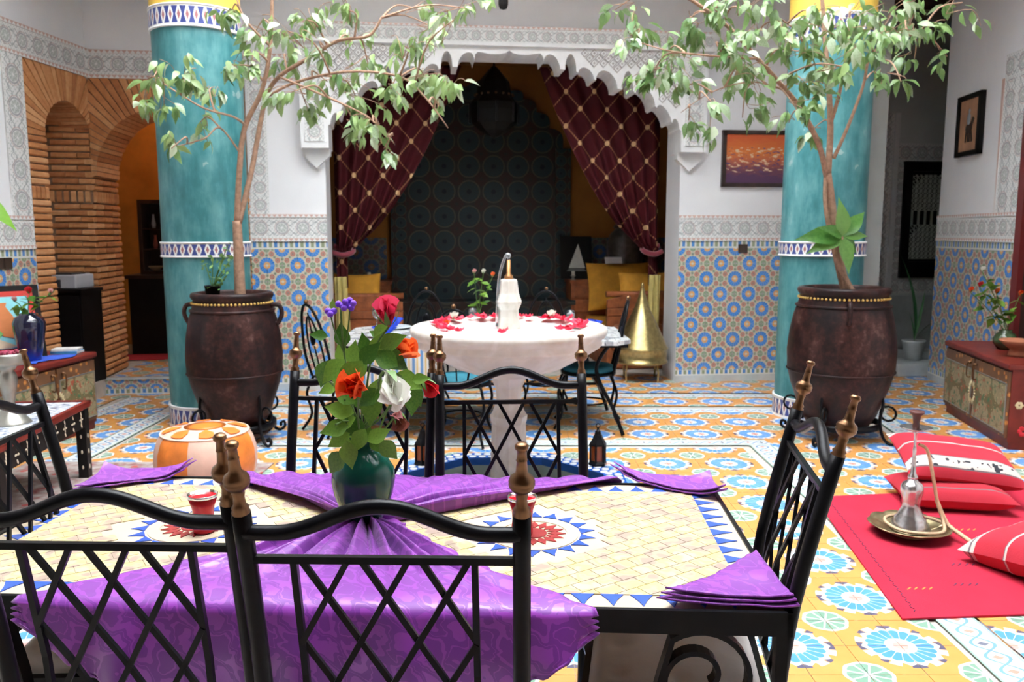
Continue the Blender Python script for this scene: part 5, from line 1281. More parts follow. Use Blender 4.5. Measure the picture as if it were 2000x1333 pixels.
for i, (c, l, s_) in enumerate(((simple('book_blue', (.06, .30, .62), .4), 'light blue guidebook lying lowest in the pile on the left cabinet', (.13, .20, .022)), (simple('book_white', (.72, .70, .66), .5, var=.2, scale=20), 'white patterned booklet lying on top of the blue guidebook', (.125, .19, .018)))):
    t = thing('book', l, 'book', LW @ Vector((1.42, .55, ZL+.001+i*.0225)), LW.to_euler().z + .15 + .12*i, 'books on the left cabinet')
    MB().box(-s_[0]/2, s_[0]/2, -s_[1]/2, s_[1]/2, .0, s_[2]).build('cover', c, t); MB().box(-s_[0]/2-.001, s_[0]/2-.006, -s_[1]/2+.004, s_[1]/2+.001, .003, s_[2]-.003).build('pages', MT['cushion'], t)
    if i == 0:
        fc = bpy.data.curves.new('title', 'FONT'); fc.body = 'Morocco'; fc.size = .022; fc.align_x = 'CENTER'; fc.align_y = 'CENTER'; fc.extrude = .0004
        dg = bpy.context.evaluated_depsgraph_get(); fo0 = bpy.data.objects.new('title', fc); COL.objects.link(fo0); dg.update(); me_ = bpy.data.meshes.new_from_object(fo0.evaluated_get(dg)); bpy.data.objects.remove(fo0); fo = bpy.data.objects.new('title', me_); COL.objects.link(fo); me_.materials.clear(); me_.materials.append(MT['cushion']); fo.parent = t; fo.location = (-s_[0]/2*0+.0, s_[1]/2+.0025, s_[2]/2); fo.rotation_euler = (R(90), 0, PI)

# ------------------------------------------------------------------ inlaid low table, candlestick, rug
lt = thing('low_table', 'dark low table with pearl inlay and a mosaic tray top', 'table', (-2.95, 4.58, 0), R(6)); hx, hy, hz = .32, .58, .49
MB().box(-hx, hx, -hy, hy, hz-.03, hz).build('top', wood_red, lt, bevel=.006); MB().box(-hx+.03, hx-.03, -hy+.03, hy-.03, hz, hz+.004).build('mosaic_inset', mmos, lt)
fr_ = MB(); [fr_.box(*q, hz, hz+.012) for q in ((-hx, hx, -hy, -hy+.03), (-hx, hx, hy-.03, hy), (-hx, -hx+.03, -hy, hy), (hx-.03, hx, -hy, hy))]; fr_.build('tray_edge', wood_red, lt)
for q in ((-hx+.02, hx-.02, -hy+.02, -hy+.045), (-hx+.02, hx-.02, hy-.045, hy-.02), (-hx+.02, -hx+.045, -hy+.02, hy-.02), (hx-.045, hx-.02, -hy+.02, hy-.02)): MB().box(*q, hz-.15, hz-.03).build('apron', MT['black'], lt)
for sx in (-1, 1):
    for sy in (-1, 1): MB().box(sx*(hx-.045)-.03, sx*(hx-.045)+.03, sy*(hy-.045)-.03, sy*(hy-.045)+.03, 0, hz-.03).build('leg', MT['black'], lt)
pearl = simple('mother_of_pearl', (.74, .66, .50), .25, var=.25); bit = MB().ball((0, 0, 0), .016, 8, 4, sz=(.12, .5, 1)).mesh('pearl_inlay', pearl); rb = random.Random(9)
for i in range(9):
    y = -hy+.10 + i*.118
    for z, rot in ((hz-.055, .5), (hz-.13, .5)): inst(bit, 'pearl_inlay', lt, (hx-.020, y, z), (rot, 0, 0))
    if i % 2 == 0:
        for k in range(4): a = k*PI/2; inst(bit, 'pearl_inlay', lt, (hx-.020, y+.015*math.cos(a), hz-.092+.015*math.sin(a)), (-(a-PI/2), 0, 0), .8)
    else:
        for dy in (-.014, .014): inst(bit, 'pearl_inlay', lt, (hx-.020, y+dy, hz-.092), (PI/2, 0, 0), .9)
for z in (.08, .18, .28): inst(bit, 'pearl_inlay', lt, (hx-.015, hy-.045, z), (0, 0, 0)); inst(bit, 'pearl_inlay', lt, (hx-.045, hy-.077-.0, z), (0, 0, PI/2), .8)
cs_ = thing('goblet', 'tall pewter goblet filled with dried petals on the low table', 'goblet', (-2.83, 4.57, hz+.004)); MB().lathe([(.0001, 0), (.105, 0), (.10, .01), (.06, .06), (.03, .10), (.026, .13), (.04, .19), (.05, .25), (.045, .28), (.034, .30), (.046, .315), (.05, .33), (.095, .335), (.10, .35), (.10, .39), (.095, .40), (.088, .40), (.086, .36), (.0001, .355)], 32).build('stem_and_cup', pewter, cs_)
pot = MB(); rb = random.Random(3)
for i in range(60): a = rb.uniform(0, 6.28); r_ = rb.uniform(0, .075); pot.ball((r_*math.cos(a), r_*math.sin(a), .385+rb.uniform(0, .02)), rb.uniform(.008, .014), 6, 4)
o = pot.build('dried_petals', simple('potpourri', (.25, .03, .06), .9, var=.6, scale=40), cs_); o['kind'] = 'stuff'
def m_rug():
    m = MatB('worn_rug'); v = m.voronoi(9); n = m.noise(11, 4); c = m.ramp(n, [(.3, (.22, .05, .05)), (.5, (.30, .24, .22)), (.7, (.42, .38, .35))]); c = m.mix(v.lt(.2), c, (.40, .07, .06)); m.color(c).set(rough=1); return m.bump(m.noise(120, 2), .3, .004).mat
tag(MB().slab([(-3.25, 3.7), (-1.70, 3.75), (-1.62, 5.47), (-3.3, 5.50)], .002, .010).build('rug', m_rug()), 'worn grey and red patterned rug under the low table and pouf', 'rug')

# ------------------------------------------------------------------ printer corner and the dark room behind the brick arch
qz = LW.to_euler().z
bc = thing('black_cabinet', 'tall black cabinet standing in the brick arch under the printer', 'cabinet', LW @ Vector((.0, 0, .158)), qz)
MB().box(.01, .34, -.50, .015, 0, .86).build('body', MT['black'], bc); MB().box(0, .36, -.52, .03, .86, .89).build('top', MT['black'], bc)
for k in range(2): MB().box(.34, .352, -.49+.25*k, -.25+.25*k, .04, .83).build('door', MT['black'], bc)
pr_ = thing('printer', 'grey and white office printer on the black cabinet', 'printer', LW @ Vector((.17, -.24, 1.049)), qz); pg = simple('printer_grey', (.52, .53, .56), .5, var=.05); pd = simple('printer_dark', (.05, .05, .055), .4)
MB().box(-.15, .15, -.22, .20, 0, .13).build('body', pg, pr_, bevel=.012); MB().box(.149, .156, -.20, .06, .01, .085).build('paper_slot', pd, pr_); MB().box(.1, .23, -.17, .04, .012, .022).build('output_tray', pd, pr_); MB().box(-.14, -.12, -.13, .15, .13, .25, M=Matrix.Rotation(R(-14), 4, 'Y')).build('paper_tray', pg, pr_); MB().box(-.08, .14, -.18, .16, .13, .142).build('lid', pd, pr_)
rm = thing('counter', 'dark wooden counter deep in the room behind the brick arch', 'counter', B(-2.75, 10.15, .158), BW)
MB().box(-.5, .95, -.2, .3, 0, .88).build('body', MT['black'], rm); MB().box(-.53, .98, -.23, .32, .88, .92).build('top', MT['wood_dark'], rm)
hu = thing('glass_cabinet', 'dark glazed display case with ornaments on the far counter', 'cabinet', B(-2.75, 10.2, 1.08), BW); MB().box(-.40, -.36, -.12, .2, 0, .86).box(.16, .20, -.12, .2, 0, .86).box(-.36, .16, -.12, .2, .82, .86).box(-.36, .16, -.12, .2, 0, .04).box(-.36, .16, .17, .2, .04, .82).box(-.12, -.09, -.12, .15, .04, .82).build('case', MT['wood_dark'], hu)
for z in (.28, .52): MB().box(-.36, .16, -.08, .17, z, z+.015).build('shelf', MT['wood_dark'], hu)
orn = [simple('ornament_tan', (.30, .20, .12), .5), simple('ornament_grey', (.30, .32, .34), .4), simple('ornament_red', (.28, .07, .05), .5), simple('ornament_olive', (.22, .20, .08), .5)]
for i, (x, z) in enumerate(((-.25, .04), (.03, .04), (-.24, .295), (-.02, .295), (.09, .295), (-.25, .535), (0, .535), (.09, .535))):
    s = .8+.3*math.sin(i*2.1); tag(MB().lathe([(.0001, 0), (.035*s, 0), (.05*s, .05), (.03*s, .11), (.022*s, .14), (.03*s, .16), (.0001, .16)] if i % 3 else [(.0001, 0), (.03, 0), (.085, .05), (.08, .055), (.0001, .02)], 14).build('ornament', orn[i % 4], loc=B(-2.75+x, 10.17, 1.08+z+.001)), ['tan bowl on the lowest left shelf of the display case', 'grey bottle on the lowest right shelf of the display case', 'dark red bottle on the middle left shelf of the display case', 'olive bowl on the middle shelf of the display case', 'tan bottle on the middle right shelf of the display case', 'grey bottle on the top left shelf of the display case', 'dark red bowl on the top shelf of the display case', 'olive bottle on the top right shelf of the display case'][i], 'ornament', 'ornaments in the display case')
tag(MB().slab([tuple(B(x, y)[:2]) for x, y in ((-3.4, 9.45), (-2.78, 9.45), (-2.45, 9.88), (-3.4, 9.88))], .165, .173).build('doormat', m_kilim((.45, .02, .03), 'red_mat')), 'small red carpet on the raised floor behind the brick arch', 'carpet')

# ------------------------------------------------------------------ right-hand carpet, cushions, hookah
ck = MatB('red_carpet'); n = ck.noise(4, 4); ck.color(ck.mix(n, (.42, .020, .044), (.52, .032, .062))).set(rough=1, spec=.1); ck.bump(ck.noise(200, 2), .4, .004)
cp = thing('carpet', 'bright red carpet spread on the tiled floor at the right', 'carpet', (2.4, 4.0, .0)); c4 = [(1.583-2.4, 3.176-4), (3.1-2.4, 3.29-4), (3.42-2.4, 4.95-4), (1.787-2.4, 4.735-4)]
MB().slab(c4, .002, .010).build('pile', ck.mat, cp)
stc = simple('dark_stitch', (.12, .02, .06), .9); sti = MB().box(-.010, .010, -.002, .002, 0, .002).mesh('stitch', stc)
a, b = Vector((*c4[0], .0101)), Vector((*c4[3], .0101)); off = Vector((.075, .02, 0))
for i in range(56): p = a.lerp(b, .03+.94*i/55)+off; inst(sti, 'stitch', cp, p, (0, 0, 1.44 + (.5 if i % 2 else -.5)))
for i, (px, py) in enumerate(((1875, 1103), (1790, 1150), (1880, 1142), (1880, 1035), (1900, 1078))):
    p = at(px, py, 4); p = Vector((0, 0, 1.56)) + (p - Vector((0, 0, 1.56)))*((.011-1.56)/(p.z-1.56)); mo = MB()
    for dx in (-.045, -.015, .02, .05): mo.bar((dx, -.012, 0), (dx+.025, .012, 0), .006, .001)
    mo.build('motif', stc if i % 2 == 0 else simple('ochre_stitch', (.62, .22, .05), .9), cp, loc=p - Vector((2.4, 4.0, 0)))
def m_stripe(name, stops, motif=False, sz=1):
    m = MatB(name); x, y, z = m.xyz(); f = x/sz + .5; c = m.ramp(f, stops)
    m.nt.nodes[-1].color_ramp.interpolation = 'CONSTANT'; 
    if motif:
        v = m.voronoi(17); band = (f - .82).abs().lt(.085); k = (y*9).fr(); c = m.mix(band * (m.noise(24, 1).gt(.60)), c, (.03, .03, .04))
    m.color(c).set(rough=.95); m.bump(m.noise(150, 2), .3, .003); return m.mat
RD, WH, GY_ = (.42, .018, .036), (.50, .44, .40), (.14, .11, .12)
st1 = [(0, WH), (.04, GY_), (.055, WH), (.09, GY_), (.10, RD), (.38, GY_), (.39, WH), (.41, GY_), (.42, RD), (.72, GY_), (.735, WH), (.90, GY_), (.915, RD)]
st2 = [(0, WH), (.10, GY_), (.12, WH), (.16, RD), (.45, GY_), (.46, WH), (.48, RD), (.70, GY_), (.72, WH), (.88, GY_), (.90, RD)]
def pillow_mesh(w_, d_, h_, mat):
    mb = MB()
    def f(sg):
        def fn(u, v):
            x, y = u*2-1, v*2-1; e = max(0, (1-x**4)*(1-y**4))**.55; pinch = 1-.07*(1-abs(x)**3*abs(y)**3) + .04
            px_ = x*w_/2*(1-.06*(1-y*y)*abs(x)**2); py_ = y*d_/2*(1-.06*(1-x*x)*abs(y)**2)
            return (px_, py_, sg*h_/2*e + .006*mnoise.noise(Vector((x*3, y*3, sg)))*e)
        return fn
    mb.grid(f(1), 22, 22); k = len(mb.f); mb.grid(f(-1), 22, 22)
    for i in range(k, len(mb.f)): mb.f[i] = mb.f[i][::-1]
    return mb.mesh('cushion', mat)
def pillow(label, w_, d_, h_, mat, loc, rot, grp): return tag(inst(pillow_mesh(w_, d_, h_, mat), 'cushion', None, loc, rot), label, 'cushion', grp)
gk = 'striped floor cushions on the red carpet'
s1 = m_stripe('striped_kilim', st1, True, .46); s2 = m_stripe('striped_kilim_plain', [(0, RD), (.2, (.38, .016, .03)), (.86, GY_), (.88, RD)], False, .42); s3 = m_stripe('striped_kilim_bold', st2, False, .5)
pillow('red cushion with white stripes and dark woven motifs on top of another cushion', .46, .66, .17, s1, (2.60, 4.72, .235), (R(-6), R(16), R(-98)), gk); pillow('plain red cushion lying on the floor under the striped one', .44, .60, .15, s2, (2.52, 4.62, .085), (0, 0, R(-100)), gk)
pillow('red cushion with bold white stripes at the right edge of the carpet', .50, .62, .20, s3, (2.50, 3.66, .115), (R(4), R(-8), R(-70)), gk)
brs = m_brass('dull_brass', (.44, .36, .20), .4)
ty = thing('brass_tray', 'scalloped brass tray under the hookah on the red carpet', 'tray', (2.06, 4.12, .012)); n = 48; tp = MB()
tp.grid(lambda u, v: ((v*(.195+.010*abs(math.sin(u*2*PI*5)))) * math.cos(u*2*PI), (v*(.195+.010*abs(math.sin(u*2*PI*5)))) * math.sin(u*2*PI), .018 + .045*max(0, v-.55)**1.2*2 + (.006*abs(math.sin(u*2*PI*5)) if v > .8 else 0)), 60, 10); tp.build('dish', brs, ty, solid=.004)
MB().lathe([(.09, 0), (.095, .004), (.08, .018), (.07, .018)], 24).build('foot', brs, ty)
hk = thing('hookah', 'silver hookah with a pale hose standing on the brass tray', 'hookah', (2.065, 4.13, .036)); slv = simple('tarnished_silver', (.52, .50, .50), .22, .85, var=.3, scale=20)
MB().lathe([(.0001, 0), (.098, 0), (.10, .012), (.090, .022), (.092, .034), (.076, .048), (.077, .06), (.060, .078), (.058, .09), (.042, .12), (.044, .15), (.054, .20), (.055, .225), (.046, .245), (.028, .255), (.020, .27), (.0001, .275)], 28).build('base_vase', slv, hk)
MB().lathe([(.022, .265), (.025, .28), (.014, .30), (.010, .34), (.008, .40), (.010, .42), (.007, .44), (.007, .50), (.012, .51), (.012, .52), (.0001, .53)], 16).build('stem', slv, hk)
MB().lathe([(.0001, .518), (.02, .518), (.075, .535), (.078, .54), (.02, .526), (.0001, .526)], 28).build('ash_plate', slv, hk); MB().lathe([(.014, .52), (.018, .545), (.015, .565), (.022, .60), (.036, .615), (.034, .625), (.0001, .615)], 16).build('bowl', simple('dark_clay_bowl', (.10, .03, .025), .5), hk)
hose = simple('pale_hose', (.60, .40, .24), .6, var=.15, scale=40); h0 = hk.location
hp_ = [(.02, 0, .45), (.06, -.01, .42), (.09, -.02, .30), (.12, -.03, .15), (.14, -.06, .06), (.10, -.14, .035), (.0, -.165, .035), (-.10, -.12, .035), (-.13, -.02, .04), (-.09, .07, .04), (.02, .10, .04), (.12, .03, .045), (.17, -.07, .035), (.22, -.20, .0), (.245, -.27, -.008)]
MB().tube(smooth_path(hp_, 7), .0085, 8).build('hose', hose, hk); MB().tube(smooth_path([(.12, -.02, .16), (.16, -.06, .05), (.19, -.13, .02), (.23, -.24, -.006), (.255, -.30, -.010)], 5), .011, 8).build('mouthpiece', hose, hk)

# ------------------------------------------------------------------ on the right cabinet
gvv = simple('olive_glaze', (.05, .08, .03), .15); vr = Mr @ Vector((.80, .22, .632)); tag(MB().lathe([(.0001, 0), (.05, 0), (.085, .05), (.09, .085), (.07, .125), (.045, .14), (.05, .155), (.042, .155), (.04, .13), (.0001, .12)], 28).build('vase', gvv, loc=vr), 'round olive green vase with red roses on the right cabinet', 'vase')
g3 = 'red roses in the olive vase'; mr = vr + Vector((0, 0, .15)); brr = vr + Vector((0, 0, .12))
for i, (px, py, col, lab) in enumerate(((1913, 561, 'red', 'dark red rose high in the middle of the olive vase'), (1895, 571, 'orange', 'orange-red rose leaning left in the olive vase'), (1946, 574, 'orange', 'bright red rose leaning right in the olive vase'), (1992, 578, 'orange', 'bright red rose at the far right of the olive vase'), (1918, 531, 'white', 'pale cream rose standing highest in the olive vase'))):
    small_rose(lab, brr, mr + Vector((.01*(i-2), 0, 0)), at(px, py, vr.y), .055, col, g3, 9, seed=20+i)
tcl = simple('terracotta', (.42, .14, .07), .8, var=.15); tag(MB().lathe([(.0001, 0), (.07, 0), (.065, .02), (.055, .05), (.10, .085), (.135, .12), (.125, .125), (.08, .09), (.0001, .075)], 28).build('clay_bowl', tcl, loc=Mr @ Vector((.42, .27, .632))), 'footed terracotta bowl on the right cabinet', 'bowl')
p2_ = thing('framed_picture', 'small painting in blue and red leaning at the right picture edge', 'picture', Mr @ Vector((.16, .2, .632)), Mr.to_euler().z, 'framed pictures'); MB().box(-.2, .2, -.01, .01, 0, .34, M=Matrix.Rotation(R(14), 4, 'X')).build('frame', MT['black'], p2_); MB().box(-.17, .17, .009, .014, .03, .31, M=Matrix.Rotation(R(14), 4, 'X')).build('canvas', simple('turquoise_paint_2', (.10, .45, .55), .6, var=.4, scale=6), p2_)

# ------------------------------------------------------------------ paintings on the walls, sockets
def m_fantasia():
    m = MatB('fantasia_paint'); x, y, z = m.xyz(); mp_ = m.nt.nodes.new('ShaderNodeMapping'); mp_.inputs['Rotation'].default_value = (0, R(30), 0); mp_.inputs['Scale'].default_value = (7, 7, 22); m.nt.links.new(m.tc().outputs['Object'], mp_.inputs[0])
    n = m.noise(1.6, 4, vec=mp_.outputs[0]); g_ = z*1.9 + .5
    c = m.ramp(g_ + (n-.5)*.35, [(.15, (.10, .04, .10)), (.32, (.22, .07, .08)), (.48, (.55, .14, .06)), (.62, (.70, .20, .04)), (.9, (.66, .12, .035))])
    mid = (g_ - .48).abs().lt(.24); c = m.mix(mid * n.gt(.58), c, (.75, .55, .36)); c = m.mix(mid * n.lt(.40), c, (.12, .06, .16)); m.color(c).set(rough=.6); return m.mat
pa1 = thing('painting', 'orange painting of a crowd of riders in a dark frame, partly behind the right column', 'painting', B(3.60, YB-.02, 2.315), BW, 'paintings on the walls')
fr_ = MB(); W_, H_ = .45, .285
for q in ((-W_, W_, -H_, -H_+.04), (-W_, W_, H_-.04, H_), (-W_, -W_+.04, -H_, H_), (W_-.04, W_, -H_, H_)): fr_.box(q[0], q[1], -.02, .02, q[2], q[3])
fr_.build('frame', MT['wood_dark'], pa1); MB().box(-W_+.04, W_-.04, -.006, .015, -H_+.04, H_-.04).build('canvas', m_fantasia(), pa1)
pa2 = thing('painting', 'brown painting of a horse and rider in a black frame on the right wall', 'painting', RW @ Vector((-.64, .035, 2.59)), RW.to_euler().z + PI, 'paintings on the walls'); W_, H_ = .245, .29; fr_ = MB()
for q in ((-W_, W_, -H_, -H_+.045), (-W_, W_, H_-.045, H_), (-W_, -W_+.045, -H_, H_), (W_-.045, W_, -H_, H_)): fr_.box(q[0], q[1], -.02, .03, q[2], q[3])
fr_.build('frame', MT['black'], pa2); MB().box(-W_+.045, W_-.045, .0, .03, -H_+.045, H_-.045).build('canvas', simple('ochre_canvas', (.42, .22, .12), .7, var=.3, scale=5), pa2); hb = MT['wood_dark']
hs = MB(); hs.ball((0, -.002, -.03), .075, 12, 6, sz=(1, .06, .65)); [hs.bar((x, -.002, -.06), (x+dx, -.002, -.16), .022, .005, up=(0, 1, 0)) for x, dx in ((-.05, -.01), (-.02, .015), (.03, -.01), (.055, .02))]; hs.bar((.05, -.002, .0), (.09, -.002, .06), .04, .005, up=(0, 1, 0)); hs.build('painted_horse', hb, pa2)
MB().ball((-.005, -.004, .06), .04, 10, 6, sz=(1, .08, 1.5)).ball((.0, -.004, .135), .022, 8, 5, sz=(1, .1, 1)).build('painted_rider', simple('grey_blue_paint', (.30, .34, .38), .6), pa2)
sk = simple('brown_plastic', (.05, .03, .02), .4)
tag(MB().box(-.05, .05, -.012, .006, -.045, .045).build('wall_socket', sk, loc=B(3.41, YB-.012, 1.40), rz=BW, bevel=.004), 'single dark brown wall socket in the tiles right of the arch', 'socket', 'wall sockets')
so = thing('wall_socket', 'double brown wall socket in the tiles of the left wall', 'socket', LW @ Vector((1.33, .012, 1.32)), LW.to_euler().z, 'wall sockets')
for dx in (-.048, .048): MB().box(dx-.044, dx+.044, -.004, .012, -.045, .045).build('socket_plate', sk, so, bevel=.004)
# ------------------------------------------------------------------ second dining table behind the fountain
def m_gmos():
    m = MatB('grey_mosaic'); x, y, z = m.xyz(); r1, f1, p1 = petals(m, (x*3.2).fr()-.5, (y*3.2).fr()-.5, 8, .05, .48, .02); n = m.noise(40, 2)
    c = m.mix(n, (.18, .20, .23), (.50, .52, .54)); c = m.mix(p1, c, (.66, .67, .66)); c = m.mix((n.gt(.62)), c, (.05, .05, .06)); m.color(c).set(rough=.2); return m.mat
T2 = Vector((-.22, 6.68, 0)); t2 = thing('garden_table', 'grey mosaic table laid for a meal behind the fountain', 'table', T2, R(1)); a2, b2 = 1.12, .55
MB().slab([(-a2, -b2+.12), (-a2+.12, -b2), (a2-.12, -b2), (a2, -b2+.12), (a2, b2-.12), (a2-.12, b2), (-a2+.12, b2), (-a2, b2-.12)], .72, .75).build('tabletop', m_gmos(), t2)
MB().box(-a2+.02, a2-.02, -b2+.10, b2-.10, .69, .72).build('table_frame', MT['iron'], t2)
for sx in (-1, 1):
    for sy in (-1, 1): MB().tube(smooth_path([(sx*(a2-.15), sy*(b2-.15), .72), (sx*(a2-.25), sy*(b2-.2), .5), (sx*(a2-.12), sy*(b2-.13), .2), (sx*(a2-.05), sy*(b2-.08), .01)], 6), .016, 8).build('leg', MT['iron'], t2)
    MB().bar((sx*(a2-.2), -b2+.17, .33), (sx*(a2-.2), b2-.17, .33), .02, .02).build('stretcher', MT['iron'], t2)
MB().bar((-a2+.2, 0, .33), (a2-.2, 0, .33), .02, .02).build('stretcher', MT['iron'], t2)
def m_striped():
    m = MatB('striped_cotton'); u, v = m.uv(); k = (u*9).fr(); c = m.mix(k.lt(.33), (.66, .64, .58), (.14, .28, .52)); c = m.mix((k - .62).abs().lt(.10), c, (.66, .48, .20)); m.color(c).set(rough=.9); return m.mat
scm = m_striped()
tag(MB().grid(lambda u, v: (-.28+.56*u, -.012+.014*math.sin(u*23)*v, -.40*v), 24, 10).build('striped_cloth', scm, loc=T2 + Vector((-.62, -b2-.01, .752)), solid=.003), 'blue and cream striped cloth hanging over the front of the grey table', 'cloth')
teal_c = simple('teal_fabric', (.02, .16, .22), .8, var=.2)
def make_chair2(label):
    t = thing('garden_chair', label, 'chair', group='wrought iron chairs round the grey table'); m = MT['iron']
    for sx in (-1, 1):
        MB().tube(smooth_path([(sx*.17, .19, .44), (sx*.20, .24, .30), (sx*.165, .21, .14), (sx*.20, .27, .01)], 6), .011, 8).build('leg', m, t); MB().tube(smooth_path([(sx*.17, -.17, .44), (sx*.20, -.22, .30), (sx*.165, -.20, .14), (sx*.20, -.27, .01)], 6), .011, 8).build('leg', m, t)
    MB().lathe([(.20, .435), (.225, .435), (.225, .455), (.20, .455), (.20, .435)], 28, cap=False).build('seat_ring', m, t)
    o = MB().lathe([(.0001, .455), (.20, .455), (.215, .475), (.20, .50), (.12, .512), (.0001, .515)], 28).build('seat_cushion', teal_c, t); o['label'] = 'teal seat cushion'
    hp1 = smooth_path([(-.16, -.19, .44), (-.19, -.23, .62), (-.15, -.27, .84), (-.08, -.30, .98), (0, -.31, 1.02), (.08, -.30, .98), (.15, -.27, .84), (.19, -.23, .62), (.16, -.19, .44)], 6); MB().tube(hp1, .011, 8).build('back_hoop', m, t)
    hp2 = smooth_path([(-.07, -.19, .45), (-.10, -.235, .65), (-.07, -.275, .84), (0, -.295, .93), (.07, -.275, .84), (.10, -.235, .65), (.07, -.19, .45)], 6); MB().tube(hp2, .008, 8).build('inner_hoop', m, t)
    md = MB().ball((0, -.262, .76), .045, 10, 6, sz=(.9, .3, 1.3)); md.build('medallion', m, t); MB().bar((0, -.25, .70), (0, -.195, .46), .009).bar((0, -.27, .80), (0, -.30, .96), .009).build('splat', m, t)
    MB().tube([(.15*math.cos(i*PI/8), .15*math.sin(i*PI/8), .20) for i in range(16)], .008, 6, closed=True).build('stretcher_ring', m, t)
    f_ = MB().ball((0, -.31, 1.045), .018, 8, 6).build('finial', MT['brass'], t); f_['label'] = 'small brass ball'
    return t
c2 = make_chair2('wrought iron chair at the left end of the grey table'); c2.location = (-1.33, 6.45, 0); c2.rotation_euler = (0, 0, R(-48))
for lab, loc, rz in (('wrought iron chair with teal cushion at the right end of the grey table', (.62, 6.62, 0), R(86)), ('wrought iron chair behind the left half of the grey table', (-.80, 7.42, 0), R(180)),
                     ('wrought iron chair behind the right half of the grey table', (.30, 7.42, 0), R(176)), ('wrought iron chair tucked under the grey table behind the fountain pedestal', (-.38, 6.12, 0), R(-6))):
    c = copy_tree(c2); c['label'] = lab; c.location = loc; c.rotation_euler = (0, 0, rz)
porc = simple('pale_porcelain', (.62, .68, .72), .2, var=.05); plm = MB().lathe([(.0001, .004), (.08, .004), (.085, 0), (.14, .018), (.135, .022), (.08, .010), (.0001, .010)], 28).mesh('plate', porc)
bn = simple('royal_blue_napkin', (.012, .05, .50), .8, var=.25)
def nap_fan(): return MB().grid(lambda u, v: ((u-.5)*.16*(.3+v), .02*math.sin(u*19)*v, .005+.085*v*(1-.8*abs(u-.5)**1.5)), 18, 6).mesh('napkin', bn)
nf = nap_fan(); gm = MatB('clear_glass'); gm.color((.95, .97, 1)).set(rough=.03, trans=.95, ior=1.45); gme = MB().lathe([(.0001, 0), (.035, 0), (.033, .006), (.006, .012), (.005, .07), (.03, .09), (.038, .13), (.032, .165), (.030, .165), (.035, .13), (.028, .093), (.0001, .08)], 20).mesh('wine_glass', gm.mat)
for i, (x, y, w_) in enumerate(((-.78, -.25, 'near left'), (.88, .12, 'right end'), (.05, .33, 'far middle'), (-.78, .33, 'far left'))):
    p = T2 + Vector((x, y, .751)); tag(inst(plm, 'plate', None, p), 'pale plate under a blue napkin at the %s of the grey table' % w_, 'plate', 'plates on the grey table'); o = tag(inst(nf, 'napkin', None, p + Vector((0, 0, .012)), (0, 0, .3*i)), 'folded royal blue napkin at the %s of the grey table' % w_, 'napkin', 'blue napkins on the grey table')
    if i in (1, 2, 3): tag(inst(gme, 'wine_glass', None, p + Vector((-.17, .10, 0))), 'stemmed glass beside the %s plate of the grey table' % w_, 'glass', 'glasses on the grey table')
fv = T2 + Vector((-.06, .10, .751)); tag(MB().lathe([(.0001, 0), (.05, 0), (.06, .04), (.04, .10), (.045, .12), (.035, .12), (.03, .1), (.0001, .09)], 20).build('vase', gvv, loc=fv), 'small dark vase with mixed roses on the grey table', 'vase')
for i, (px, py, col, lab) in enumerate(((944, 535, 'white', 'cream rose on the grey table behind the fountain spout'), (962, 541, 'orange', 'orange rose on the grey table behind the fountain spout'), (926, 535, 'blush', 'small blush rose on the grey table behind the fountain'))): small_rose(lab, fv + Vector((0, 0, .1)), fv + Vector((0, 0, .12)), at(px, py, fv.y), .05, col, 'roses on the grey table', 6, seed=40+i)

# ------------------------------------------------------------------ brass cone
bcn = m_brass('polished_brass', (.60, .47, .20), .28); kc = thing('brass_cone', 'big conical brass cover on a low stand at the right of the alcove', 'brazier', B(2.40, 8.50, 0), BW)
MB().lathe([(.27, .19), (.285, .20), (.285, .215), (.27, .225), (.275, .34), (.285, .35), (.275, .365), (.0001, .366)][:-1], 48).build('base_drum', bcn, kc)
MB().lathe([(.272, .365), (.255, .40), (.22, .48), (.175, .58), (.125, .68), (.085, .76), (.055, .84), (.030, .93), (.018, .985)], 48, cap=False).build('cone_lid', bcn, kc); MB().lathe([(.018, .98), (.012, 1.0), (.018, 1.015), (.010, 1.03), (.0001, 1.045)], 14).build('knob', bcn, kc)
for k in range(4): a = k*PI/2+.6; MB().tube([(.22*math.cos(a), .22*math.sin(a), .2), (.24*math.cos(a), .24*math.sin(a), .1), (.23*math.cos(a), .23*math.sin(a), 0)], .010, 8).build('leg', bcn, kc)

# ------------------------------------------------------------------ alcove: mosaic niche, sofas, cushions, curtains, lantern
def m_dark_zellige():
    m = MatB('dark_zellige'); x, y, z = m.uv() + [None]; c = (.028, .028, .026)
    r1, f1, p1 = petals(m, (x*3.1).fr()-.5, (y*3.1).fr()-.5, 16, .10, .40, .012); r2, f2, p2 = petals(m, (x*3.1+.5).fr()-.5, (y*3.1+.5).fr()-.5, 12, .06, .28, .012); n = m.noise(6, 2, 'UV')
    c = m.mix(p1, c, (.020, .040, .048)); c = m.mix(p2, c, (.045, .022, .018)); c = m.mix((r1 - .43).abs().lt(.025), c, (.075, .07, .055)); c = m.mix(r1.lt(.09), c, (.01, .015, .025)); m.color(c).set(rough=.4, spec=.25); return m.mat
dz = m_dark_zellige()
ni = thing('zellige_niche', 'tall dark mosaic panel with a scalloped arch top on the alcove back wall', 'mosaic panel', B(.90, YA-.012, 0), BW)
pts = [(-1.08, .62), (1.08, .62), (1.08, 2.66)]
